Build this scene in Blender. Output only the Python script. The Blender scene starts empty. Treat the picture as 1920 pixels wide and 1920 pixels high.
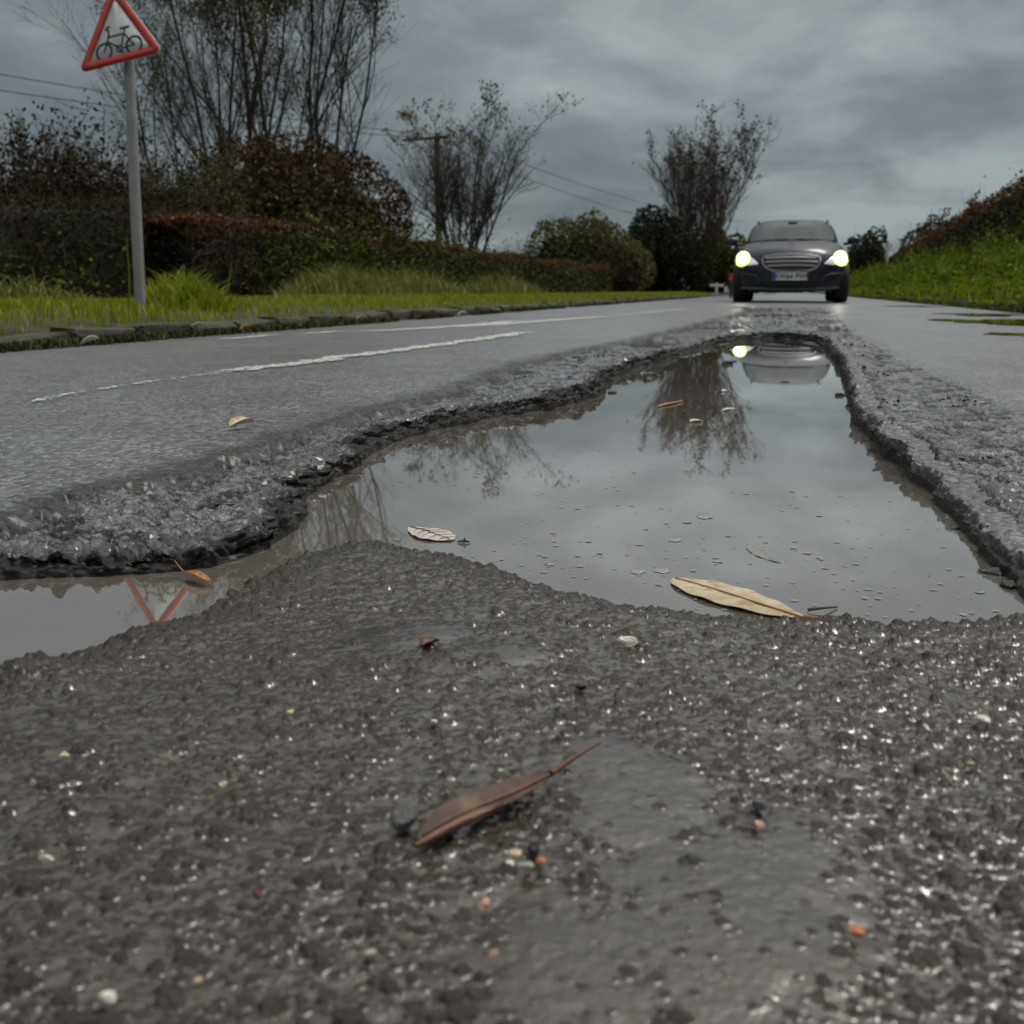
import bpy, bmesh, math, random
import numpy as np
from mathutils import Vector, Matrix

R = math.radians
random.seed(7)
rng = np.random.default_rng(11)
S = bpy.context.scene
COL = S.collection

# ------------------------------------------------------------------ camera
CAM_H, FPX = 0.21, 2050.0
PITCH, YAW = R(11.444), R(13.832)
cd = bpy.data.cameras.new('camera')
cam = bpy.data.objects.new('camera', cd)
COL.objects.link(cam)
cam.location = (0, 0, CAM_H)
cam.rotation_euler = (math.pi / 2 - PITCH, 0, YAW)
cd.sensor_width = 36.0
cd.lens = 36.0 * FPX / 1920.0
cd.clip_start, cd.clip_end = 0.02, 3000
cd.dof.use_dof = True
cd.dof.focus_distance = 1.0
cd.dof.aperture_fstop = 15
S.camera = cam

# ------------------------------------------------------------------ world
w = bpy.data.worlds.new('World')
S.world = w
w.use_nodes = True
nt = w.node_tree
nt.nodes.clear()
N = lambda t: nt.nodes.new(t)
L = nt.links.new


def wmath(op, a, b=None, clamp=False):
    n = N('ShaderNodeMath')
    n.operation = op
    n.use_clamp = clamp
    for i, v in enumerate((a, b)):
        if v is None:
            continue
        if isinstance(v, (int, float)):
            n.inputs[i].default_value = v
        else:
            L(v, n.inputs[i])
    return n.outputs[0]


out = N('ShaderNodeOutputWorld')
SUN_EL, SUN_AZ = 62, 44          # bright patch of cloud high ahead, to the right
sky = N('ShaderNodeTexSky')
sky.sky_type = 'NISHITA'
sky.sun_disc = False
sky.sun_elevation = R(SUN_EL)
sky.sun_rotation = R(SUN_AZ)
tc = N('ShaderNodeTexCoord')
sep = N('ShaderNodeSeparateXYZ')
L(tc.outputs['Generated'], sep.inputs[0])
zpos = wmath('MAXIMUM', sep.outputs[2], 0.0)
den = wmath('ADD', zpos, 0.16)
px = wmath('DIVIDE', sep.outputs[0], den)
py = wmath('DIVIDE', sep.outputs[1], den)
comb = N('ShaderNodeCombineXYZ')
L(px, comb.inputs[0])
L(py, comb.inputs[1])


def cloud_noise(scale, detail, rough, dist, off):
    m = N('ShaderNodeMapping')
    L(comb.outputs[0], m.inputs[0])
    m.inputs['Location'].default_value = off
    m.inputs['Rotation'].default_value = (0, 0, R(18))
    m.inputs['Scale'].default_value = (1.0, 0.8, 1)
    n = N('ShaderNodeTexNoise')
    n.inputs['Scale'].default_value = scale
    n.inputs['Detail'].default_value = detail
    n.inputs['Roughness'].default_value = rough
    n.inputs['Distortion'].default_value = dist
    L(m.outputs[0], n.inputs['Vector'])
    return n.outputs['Fac']


n1 = cloud_noise(0.62, 6, 0.5, 0.25, (3.1, 1.7, 0))
n2 = cloud_noise(2.1, 8, 0.58, 0.5, (0.4, 5.2, 0))
mix = wmath('ADD', wmath('MULTIPLY', n1, 0.66), wmath('MULTIPLY', n2, 0.34))
ramp = N('ShaderNodeValToRGB')
L(mix, ramp.inputs[0])
cr = ramp.color_ramp
cr.elements[0].position, cr.elements[0].color = 0.38, (0.086, 0.103, 0.114, 1)
cr.elements[1].position, cr.elements[1].color = 0.62, (0.225, 0.260, 0.272, 1)
e = cr.elements.new(0.5)
e.color = (0.126, 0.149, 0.160, 1)
# overcast sky: brighter overhead than at the horizon
zsq = wmath('MULTIPLY', zpos, zpos)
lifts = [wmath('ADD', wmath('MULTIPLY', zsq, k_), 0.87) for k_ in (4.8, 3.8, 3.1)]
glow = N('ShaderNodeMixRGB')
glow.blend_type = 'MULTIPLY'
glow.inputs[0].default_value = 1
L(ramp.outputs[0], glow.inputs[1])
cl = N('ShaderNodeCombineXYZ')
for i in range(3):
    L(lifts[i], cl.inputs[i])
L(cl.outputs[0], glow.inputs[2])
b1 = N('ShaderNodeBackground')
b1.inputs[1].default_value = 0.05
L(sky.outputs[0], b1.inputs[0])
b2 = N('ShaderNodeBackground')
b2.inputs[1].default_value = 1.0
L(glow.outputs[0], b2.inputs[0])
mx = N('ShaderNodeMixShader')
mx.inputs[0].default_value = 0.93
L(b1.outputs[0], mx.inputs[1])
L(b2.outputs[0], mx.inputs[2])
L(mx.outputs[0], out.inputs[0])

# ------------------------------------------------------------------ sun
sd = bpy.data.lights.new('sun', 'SUN')
sd.energy = 1.3
sd.angle = R(20)
sd.color = (1.0, 0.96, 0.9)
sun = bpy.data.objects.new('sun', sd)
COL.objects.link(sun)
sdir = Vector((math.sin(R(SUN_AZ)) * math.cos(R(SUN_EL)), math.cos(R(SUN_AZ)) * math.cos(R(SUN_EL)), math.sin(R(SUN_EL))))
sun.rotation_euler = sdir.to_track_quat('Z', 'Y').to_euler()
sun.location = (0, 0, 30)

S.view_settings.view_transform = 'Standard'
S.view_settings.look = 'None'
S.view_settings.gamma = 1
S.view_settings.exposure = 0.7

# ------------------------------------------------------------------ survey helper: sight line through a photo point
_c, _s = math.cos(YAW), math.sin(YAW)
_R = np.array([_c, _s, 0.0])
_F = np.array([-_s, _c, 0.0])
_Z = np.array([0, 0, 1.0])
_fwd = _F * math.cos(PITCH) - _Z * math.sin(PITCH)
_up = _F * math.sin(PITCH) + _Z * math.cos(PITCH)
_C = np.array([0, 0, CAM_H])


def ray(x, y):
    return (x - 960) / FPX * _R + (960 - y) / FPX * _up + _fwd


def gnd(x, y, z=0.0):
    d = ray(x, y)
    return _C + d * ((z - CAM_H) / d[2])


def far(x, y, D):
    d = ray(x, y)
    return _C + d * (D / math.hypot(d[0], d[1]))


def poly_px(pts, z=0.0):
    return np.array([gnd(x, y, z)[:2] for x, y in pts])


# ------------------------------------------------------------------ object helpers
def tag(o, label=None, cat=None, group=None, kind=None):
    if label:
        o['label'] = label
    if cat:
        o['category'] = cat
    if group:
        o['group'] = group
    if kind:
        o['kind'] = kind
    return o


def empty(name, loc=(0, 0, 0), rot=(0, 0, 0), **k):
    o = bpy.data.objects.new(name, None)
    o.empty_display_size = 0.1
    COL.objects.link(o)
    o.location = loc
    o.rotation_euler = rot
    return tag(o, **k)


def mesh_np(name, V, F, mat=None, parent=None, smooth=False, attrs=None, **k):
    """one mesh object from a vertex array and one (or a list of) face array(s)"""
    V = np.asarray(V, np.float32)
    Fs = F if isinstance(F, list) else [F]
    Fs = [np.asarray(f, np.int32) for f in Fs if len(f)]
    me = bpy.data.meshes.new(name)
    me.vertices.add(len(V))
    me.vertices.foreach_set('co', V.ravel())
    nl = sum(f.size for f in Fs)
    npoly = sum(len(f) for f in Fs)
    me.loops.add(nl)
    me.polygons.add(npoly)
    me.loops.foreach_set('vertex_index', np.concatenate([f.ravel() for f in Fs]))
    tot = np.concatenate([np.full(len(f), f.shape[1], np.int32) for f in Fs])
    st = np.concatenate([[0], np.cumsum(tot)[:-1]]).astype(np.int32)
    me.polygons.foreach_set('loop_start', st)
    if smooth:
        me.polygons.foreach_set('use_smooth', np.ones(npoly, bool))
    if attrs:
        for an, av in attrs.items():
            a = me.attributes.new(an, 'FLOAT', 'POINT')
            a.data.foreach_set('value', np.asarray(av, np.float32))
    me.update(calc_edges=True)
    o = bpy.data.objects.new(name, me)
    COL.objects.link(o)
    if mat:
        me.materials.append(mat)
    if parent:
        o.parent = parent
    return tag(o, **k)


def mesh_bm(name, bm, mat=None, parent=None, smooth=False, **k):
    me = bpy.data.meshes.new(name)
    bm.normal_update()
    bm.to_mesh(me)
    bm.free()
    if smooth:
        for p in me.polygons:
            p.use_smooth = True
    o = bpy.data.objects.new(name, me)
    COL.objects.link(o)
    if mat:
        me.materials.append(mat)
    if parent:
        o.parent = parent
    return tag(o, **k)


def bm_box(bm, c, s, bevel=0.0):
    r = bmesh.ops.create_cube(bm, size=1)
    bmesh.ops.scale(bm, vec=s, verts=r['verts'])
    bmesh.ops.translate(bm, vec=c, verts=r['verts'])
    if bevel:
        es = list({e for v in r['verts'] for e in v.link_edges})
        bmesh.ops.bevel(bm, geom=es, offset=bevel, segments=2, affect='EDGES', profile=0.5)


def tube(P, rad, k=6, cap=True):
    """tube along points P with radii rad -> V, quads"""
    P = np.asarray(P, float)
    n = len(P)
    rad = np.broadcast_to(np.asarray(rad, float), (n,))
    T = np.gradient(P, axis=0)
    T /= np.linalg.norm(T, axis=1)[:, None] + 1e-9
    ref = np.array([0, 0, 1.0]) if abs(T[0][2]) < 0.9 else np.array([1.0, 0, 0])
    A = np.cross(T, ref)
    A /= np.linalg.norm(A, axis=1)[:, None] + 1e-9
    B = np.cross(T, A)
    th = np.linspace(0, 2 * np.pi, k, endpoint=False)
    V = P[:, None] + rad[:, None, None] * (np.cos(th)[None, :, None] * A[:, None] + np.sin(th)[None, :, None] * B[:, None])
    i = np.arange(n - 1)[:, None] * k
    j = np.arange(k)[None]
    j2 = (j + 1) % k
    F = np.stack([i + j, i + j2, i + k + j2, i + k + j], -1).reshape(-1, 4)
    return V.reshape(-1, 3), F


class Acc:
    def __init__(s):
        s.V, s.Q, s.T, s.n = [], [], [], 0

    def add(s, V, Q=None, T=None):
        V = np.asarray(V, float)
        s.V.append(V)
        if Q is not None and len(Q):
            s.Q.append(np.asarray(Q) + s.n)
        if T is not None and len(T):
            s.T.append(np.asarray(T) + s.n)
        s.n += len(V)
        return s

    def tube(s, P, r, k=6):
        return s.add(*tube(P, r, k))

    def build(s, name, mat, parent=None, smooth=False, **kw):
        F = []
        if s.Q:
            F.append(np.concatenate(s.Q))
        if s.T:
            F.append(np.concatenate(s.T))
        return mesh_np(name, np.concatenate(s.V), F, mat, parent, smooth, **kw)


# ------------------------------------------------------------------ noise
def _h(ix, iy, seed):
    h = (ix.astype(np.int64) * 374761393 + iy.astype(np.int64) * 668265263 + seed * 974711 + 1274126) & 0xFFFFFFFF
    h = ((h ^ (h >> 13)) * 1274126177) & 0xFFFFFFFF
    h = ((h ^ (h >> 15)) * 2246822519) & 0xFFFFFFFF
    h = h ^ (h >> 16)
    return (h & 0xFFFFFF).astype(np.float64) / 0xFFFFFF


def vn(x, y, seed=0):
    ix, iy = np.floor(x), np.floor(y)
    fx, fy = x - ix, y - iy
    u, v = fx * fx * (3 - 2 * fx), fy * fy * (3 - 2 * fy)
    a, b = _h(ix, iy, seed), _h(ix + 1, iy, seed)
    c, d = _h(ix, iy + 1, seed), _h(ix + 1, iy + 1, seed)
    return (a * (1 - u) + b * u) * (1 - v) + (c * (1 - u) + d * u) * v - 0.5


def fbm(x, y, f, octv, seed=0, gain=0.5):
    s, a = 0, 1.0
    for k in range(octv):
        ca, sa = math.cos(0.7 * k + seed), math.sin(0.7 * k + seed)
        s = s + a * vn((x * ca - y * sa) * f, (x * sa + y * ca) * f, seed + k * 17)
        f *= 2.03
        a *= gain
    return s


def smooth(a, b, x):
    t = np.clip((x - a) / (b - a), 0, 1)
    return t * t * (3 - 2 * t)


def stones(x, y, cell, seed, dens=1.0):
    """field of rounded chippings: height of the dome and a tone per stone"""
    gx, gy = x / cell, y / cell
    ix, iy = np.floor(gx), np.floor(gy)
    best = np.full(x.shape, -1.0)
    tone = np.zeros(x.shape)
    for dx in (-1, 0, 1):
        for dy in (-1, 0, 1):
            cx, cy = ix + dx, iy + dy
            r1, r2, r3, r4, r5 = (_h(cx, cy, seed + q) for q in range(5))
            ox, oy = gx - (cx + 0.1 + 0.8 * r1), gy - (cy + 0.1 + 0.8 * r2)
            an = r4 * math.pi
            ca, sa = np.cos(an), np.sin(an)
            ux, uy = ox * ca + oy * sa, -ox * sa + oy * ca
            rad = 0.26 + 0.34 * r3
            el = 0.62 + 0.38 * r5
            # slightly polygonal outline
            q = np.sqrt((ux / rad) ** 2 + (uy / (rad * el)) ** 2)
            q = 0.65 * q + 0.35 * np.maximum(np.abs(ux / rad + 0.4 * uy / rad), np.abs(uy / (rad * el)))
            hgt = (0.45 + 0.75 * r5) * rad * np.sqrt(np.clip(1 - q ** 2.6, 0, 1))
            hgt = np.where((r4 * 7.31 % 1.0 < dens) & (q < 1), hgt, -1)
            up = hgt > best
            best = np.where(up, hgt, best)
            tone = np.where(up, r2, tone)
    return np.maximum(best, 0) * cell, tone


def sdist(x, y, poly, closed=True):
    """distance to polyline; signed (inside negative) when closed"""
    P = np.asarray(poly)
    Q = np.roll(P, -1, 0) if closed else P[1:]
    A = P if closed else P[:-1]
    d = np.full(x.shape, 1e9)
    ins = np.zeros(x.shape, bool)
    for (ax, ay), (bx, by) in zip(A, Q):
        ex, ey = bx - ax, by - ay
        t = np.clip(((x - ax) * ex + (y - ay) * ey) / (ex * ex + ey * ey + 1e-12), 0, 1)
        d = np.minimum(d, (x - ax - t * ex) ** 2 + (y - ay - t * ey) ** 2)
        if closed:
            c = ((ay > y) != (by > y)) & (x < (bx - ax) * (y - ay) / (by - ay + 1e-12) + ax)
            ins ^= c
    d = np.sqrt(d)
    return np.where(ins, -d, d) if closed else d


# ------------------------------------------------------------------ material helpers
class Mat:
    def __init__(s, name):
        s.m = bpy.data.materials.new(name)
        s.m.use_nodes = True
        s.t = s.m.node_tree
        s.b = s.t.nodes['Principled BSDF']
        s.o = s.t.nodes['Material Output']

    def n(s, t, **k):
        n = s.t.nodes.new(t)
        for a, v in k.items():
            if hasattr(n, a):
                setattr(n, a, v)
            else:
                n.inputs[a.replace('_', ' ')].default_value = v
        return n

    def l(s, a, b):
        s.t.links.new(a, b)

    def set(s, **k):
        for a, v in k.items():
            inp = s.b.inputs[a.replace('_', ' ')]
            if isinstance(v, bpy.types.NodeSocket):
                s.l(v, inp)
            else:
                inp.default_value = v if not isinstance(v, tuple) or len(v) == 4 or a != 'Base_Color' else (*v, 1)
        return s

    def noise(s, scale, detail=4, rough=0.55, coord='Object', dist=0.0, sc=None):
        t = s.n('ShaderNodeTexCoord')
        n = s.n('ShaderNodeTexNoise')
        n.inputs['Scale'].default_value = scale
        n.inputs['Detail'].default_value = detail
        n.inputs['Roughness'].default_value = rough
        n.inputs['Distortion'].default_value = dist
        if sc:
            mp = s.n('ShaderNodeMapping')
            mp.inputs['Scale'].default_value = sc
            s.l(t.outputs[coord], mp.inputs[0])
            s.l(mp.outputs[0], n.inputs['Vector'])
        else:
            s.l(t.outputs[coord], n.inputs['Vector'])
        return n.outputs['Fac']

    def ramp(s, fac, stops, const=False):
        r = s.n('ShaderNodeValToRGB')
        s.l(fac, r.inputs[0])
        el = r.color_ramp.elements
        while len(el) > 1:
            el.remove(el[-1])
        for i, (p, c) in enumerate(stops):
            x = el[0] if i == 0 else el.new(p)
            x.position = p
            x.color = (*c, 1) if len(c) == 3 else c
        return r.outputs[0]

    def mix(s, f, a, b, mode='MIX'):
        m = s.n('ShaderNodeMixRGB')
        m.blend_type = mode
        for i, v in enumerate((f, a, b)):
            if isinstance(v, bpy.types.NodeSocket):
                s.l(v, m.inputs[i])
            elif isinstance(v, tuple):
                m.inputs[i].default_value = (*v, 1) if len(v) == 3 else v
            else:
                m.inputs[i].default_value = v
        return m.outputs[0]

    def math(s, op, a, b=0.0, clamp=False):
        m = s.n('ShaderNodeMath')
        m.operation = op
        m.use_clamp = clamp
        for i, v in enumerate((a, b)):
            if isinstance(v, bpy.types.NodeSocket):
                s.l(v, m.inputs[i])
            else:
                m.inputs[i].default_value = v
        return m.outputs[0]

    def attr(s, name):
        a = s.n('ShaderNodeAttribute')
        a.attribute_name = name
        return a.outputs['Fac']

    def bump(s, h, strength=0.4, dist=0.01):
        b = s.n('ShaderNodeBump')
        b.inputs['Strength'].default_value = strength
        b.inputs['Distance'].default_value = dist
        s.l(h, b.inputs['Height'])
        s.l(b.outputs[0], s.b.inputs['Normal'])
        return b

    def island(s):
        return s.n('ShaderNodeNewGeometry').outputs['Random Per Island']


def simple(name, col, rough=0.5, metal=0.0, spec=0.5, var=0.25, scale=20, bump=0.0, coat=0.0):
    m = Mat(name)
    f = m.noise(scale, 5)
    lo = tuple(c * (1 - var) for c in col)
    hi = tuple(min(1, c * (1 + var)) for c in col)
    m.set(Base_Color=m.ramp(f, [(0.3, lo), (0.7, hi)]), Roughness=rough, Metallic=metal, Specular_IOR_Level=spec, Coat_Weight=coat)
    if bump:
        m.bump(f, bump, 0.01)
    return m.m


def foliage(name, stops, rough=0.55, spec=0.3, trans=0.0, patch=None):
    """leaf colours: one tone per leaf, plus broad patches"""
    m = Mat(name)
    c = m.ramp(m.island(), stops)
    if patch:
        f = m.noise(patch[0], 3)
        f = m.ramp(f, [(0.42, (0, 0, 0)), (0.6, (1, 1, 1))])
        c = m.mix(f, c, m.mix(0.65, c, patch[1]))
    m.set(Base_Color=c, Roughness=rough, Specular_IOR_Level=spec)
    if trans:
        tr = m.n('ShaderNodeBsdfTranslucent')
        m.l(c, tr.inputs[0])
        mx_ = m.n('ShaderNodeMixShader')
        mx_.inputs[0].default_value = trans
        m.l(m.b.outputs[0], mx_.inputs[1])
        m.l(tr.outputs[0], mx_.inputs[2])
        m.l(mx_.outputs[0], m.o.inputs[0])
    return m.m


# ------------------------------------------------------------------ materials: road
def road_material():
    m = Mat('wet_asphalt')
    mud, tone, rough_z = m.attr('mud'), m.attr('tone'), m.attr('broken')
    fine = m.noise(420, 6, 0.6)
    mid = m.noise(95, 5, 0.6)
    big = m.noise(5, 4, 0.5)
    stone = m.ramp(tone, [(0.0, (0.009, 0.0075, 0.006)), (0.45, (0.017, 0.014, 0.0115)), (0.8, (0.030, 0.025, 0.021)), (0.95, (0.045, 0.038, 0.031)), (1.0, (0.12, 0.10, 0.085))])
    stone = m.mix(m.ramp(fine, [(0.35, (0, 0, 0)), (0.7, (1, 1, 1))]), stone, m.mix(0.25, stone, (0.060, 0.052, 0.044)))
    mudc = m.ramp(mid, [(0.25, (0.024, 0.017, 0.0115)), (0.55, (0.038, 0.0285, 0.020)), (0.8, (0.058, 0.045, 0.033))])
    mudc = m.mix(m.ramp(big, [(0.4, (0, 0, 0)), (0.65, (1, 1, 1))]), mudc, m.mix(0.5, mudc, (0.040, 0.030, 0.018)))
    stone = m.mix(0.35, stone, mudc)
    fg = m.mix(mud, stone, mudc)
    # worn, rained-on top course beyond the hole: grey chippings in dark binder
    chip = m.n('ShaderNodeTexVoronoi')
    chip.inputs['Scale'].default_value = 150
    t = m.n('ShaderNodeTexCoord')
    m.l(t.outputs['Object'], chip.inputs['Vector'])
    top = m.ramp(chip.outputs['Color'], [(0.1, (0.030, 0.032, 0.037)), (0.5, (0.125, 0.132, 0.146)), (0.8, (0.27, 0.282, 0.302)), (1.0, (0.42, 0.43, 0.45))])
    top = m.mix(m.ramp(big, [(0.35, (0, 0, 0)), (0.7, (1, 1, 1))]), top, m.mix(0.4, top, (0.03, 0.031, 0.034)))
    topw = m.attr('top')
    col = m.mix(topw, fg, top)
    brk = m.ramp(mid, [(0.3, (0.009, 0.009, 0.0095)), (0.6, (0.021, 0.020, 0.019)), (0.85, (0.048, 0.044, 0.038))])
    col = m.mix(rough_z, col, brk)
    r_mud = m.ramp(mid, [(0.3, (0.13,) * 3), (0.7, (0.27,) * 3)])
    r_st = m.ramp(fine, [(0.3, (0.22,) * 3), (0.7, (0.5,) * 3)])
    rr = m.mix(mud, r_st, r_mud)
    wet = m.attr('wet')                    # thin water film lying on the stripped layer
    rr = m.mix(topw, rr, m.ramp(mid, [(0.3, (0.27,) * 3), (0.75, (0.44,) * 3)]))
    rr = m.mix(rough_z, rr, (0.62, 0.62, 0.62))
    rr = m.mix(wet, rr, m.ramp(mid, [(0.3, (0.12,) * 3), (0.75, (0.30,) * 3)]))
    chd = m.math('SUBTRACT', 1.0, m.math('MULTIPLY', chip.outputs['Distance'], 1.3))
    hgt = m.math('ADD', m.math('MULTIPLY', fine, m.math('SUBTRACT', 1.0, m.math('MULTIPLY', mud, 0.8))), m.math('MULTIPLY', mid, m.math('SUBTRACT', 0.6, m.math('MULTIPLY', topw, 0.45))))
    hgt = m.math('ADD', hgt, m.math('MULTIPLY', m.math('MULTIPLY', chd, topw), 1.8))
    hgt = m.math('ADD', hgt, m.math('MULTIPLY', m.math('MULTIPLY', mid, wet), 1.6))
    m.set(Base_Color=col, Roughness=rr, Specular_IOR_Level=m.math('SUBTRACT', 0.5, m.math('MULTIPLY', rough_z, 0.3)))
    film = m.math('MULTIPLY', m.math('MULTIPLY', topw, 0.75), m.math('SUBTRACT', 1.0, m.math('MULTIPLY', rough_z, 0.9), True))
    lane = m.noise(1.1, 4, 0.55, sc=(1.6, 0.5, 1))
    film = m.math('MULTIPLY', film, m.ramp(lane, [(.35, (.45,) * 3), (.62, (1, 1, 1))]))
    film = m.math('MAXIMUM', film, m.math('MULTIPLY', mud, 1.0))
    film = m.math('MAXIMUM', film, wet)
    crg = m.math('SUBTRACT', 0.30, m.math('MULTIPLY', m.math('MAXIMUM', wet, mud), 0.14))
    m.set(Coat_Weight=film, Coat_Roughness=crg, Coat_IOR=1.75)
    m.bump(hgt, 0.8, 0.0028)
    return m.m


def water_material(ca=(0.130, 0.115, 0.096), cb=(0.170, 0.152, 0.129), nm='murky_puddle_water'):
    m = Mat(nm)
    big = m.noise(3.0, 4, 0.5)
    col = m.ramp(big, [(0.3, ca), (0.7, cb)])
    m.set(Base_Color=col, Roughness=0.01, IOR=3.2, Specular_IOR_Level=0.5, Coat_Weight=1.0, Coat_IOR=3.0, Coat_Roughness=0.0)
    rip = m.noise(9, 3, 0.5, sc=(1, 0.45, 1))
    m.bump(rip, 0.10, 0.003)
    return m.m


MAT_ROAD = road_material()
MAT_WATER = water_material()


def paint_material(thr=0.44):
    m = Mat('worn_road_paint')
    f = m.noise(55, 6, 0.65)
    g = m.noise(400, 3)
    m.set(Base_Color=m.ramp(g, [(0.3, (0.55, 0.54, 0.5)), (0.7, (0.78, 0.77, 0.72))]), Roughness=0.4)
    tr = m.n('ShaderNodeBsdfTransparent')
    mx_ = m.n('ShaderNodeMixShader')
    m.l(m.ramp(f, [(thr, (0, 0, 0)), (thr + 0.07, (1, 1, 1))]), mx_.inputs[0])
    m.l(tr.outputs[0], mx_.inputs[1])
    m.l(m.b.outputs[0], mx_.inputs[2])
    m.l(mx_.outputs[0], m.o.inputs[0])
    return m.m


MAT_PAINT = paint_material()
MAT_PAINT_WORN = paint_material(0.52)

# ================================================================== THE ROAD AND THE POTHOLE (water level is z = 0)
KERB_L, KERB_R = -2.75, 2.0
bank_px = [(0, 1088), (100, 1085), (200, 1080), (300, 1072), (400, 1062), (450, 1050), (500, 1030), (560, 992), (578, 968), (568, 940), (600, 915), (650, 885), (692, 855), (740, 832), (800, 812), (900, 790),
           (1040, 766), (1105, 752), (1138, 738), (1128, 722), (1160, 705), (1200, 690), (1260, 671), (1330, 650), (1385, 640), (1450, 634), (1520, 640), (1552, 656), (1575, 690), (1592, 740), (1602, 792), (1640, 835),
           (1690, 885), (1740, 925), (1790, 975), (1850, 1050), (1920, 1127)]
bank = poly_px(bank_px)
basin = np.vstack([[(-1.3, -1.6), (-1.2, 0.35), (-0.9, 0.6)], bank, [(0.165, 0.55), (0.172, -1.6)]])
shore_px = [(-60, 1310), (0, 1283), (60, 1262), (120, 1240), (180, 1218), (230, 1192), (300, 1171), (380, 1148), (430, 1112), (480, 1090), (540, 1060), (580, 1041), (640, 1026), (700, 1022), (780, 1040), (860, 1056), (930, 1072),
            (1000, 1100), (1080, 1117), (1200, 1141), (1330, 1157), (1440, 1162), (1550, 1167), (1650, 1176), (1750, 1167), (1830, 1166), (1935, 1150)]
shore = poly_px(shore_px)
fgpoly = np.vstack([shore, [(0.5, 0.72), (0.5, -1.6), (-1.0, -1.6), (-0.75, 0.30)]])
mid_px = [(0, 960), (60, 932), (180, 906), (320, 882), (420, 850), (600, 800), (700, 775), (800, 745), (900, 720), (960, 692), (1050, 668), (1150, 648), (1250, 625), (1330, 604), (1390, 588), (1420, 576), (1540, 576), (1570, 592),
          (1600, 625), (1700, 682), (1800, 725), (1920, 775)]
midp = np.vstack([[(-1.5, -1.6), (-1.4, 0.7)], poly_px(mid_px, 0.03), [(0.62, 1.2), (0.7, -1.6)]])
GOUGES = [(1440, 604, 0.24, 0.20, 0.034), (1455, 591, 0.26, 0.34, 0.036), (1450, 579, 0.30, 0.6, 0.03), (1385, 576, 0.2, 0.4, 0.02), (1500, 640, 0.12, 0.12, 0.012), (1330, 612, 0.16, 0.3, 0.02), (1240, 640, 0.12, 0.25, 0.02), (1560, 618, 0.10, 0.3, 0.02)]


def road_base(x, y):
    z = 0.02 + 0.015 * smooth(0.6, 2.2, y)
    return z - 0.0229 * np.maximum(0, -x - 1.0) - 0.0095 * np.maximum(0, x)


SILT = [(1270, 1760, 0.052, 0.07), (1180, 1540, 0.030, 0.04), (1120, 1455, 0.022, 0.03), (1420, 1660, 0.03, 0.045), (1180, 1880, 0.05, 0.03), (720, 1212, 0.028, 0.028), (800, 1196, 0.025, 0.02), (960, 1240, 0.02, 0.02)]


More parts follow.
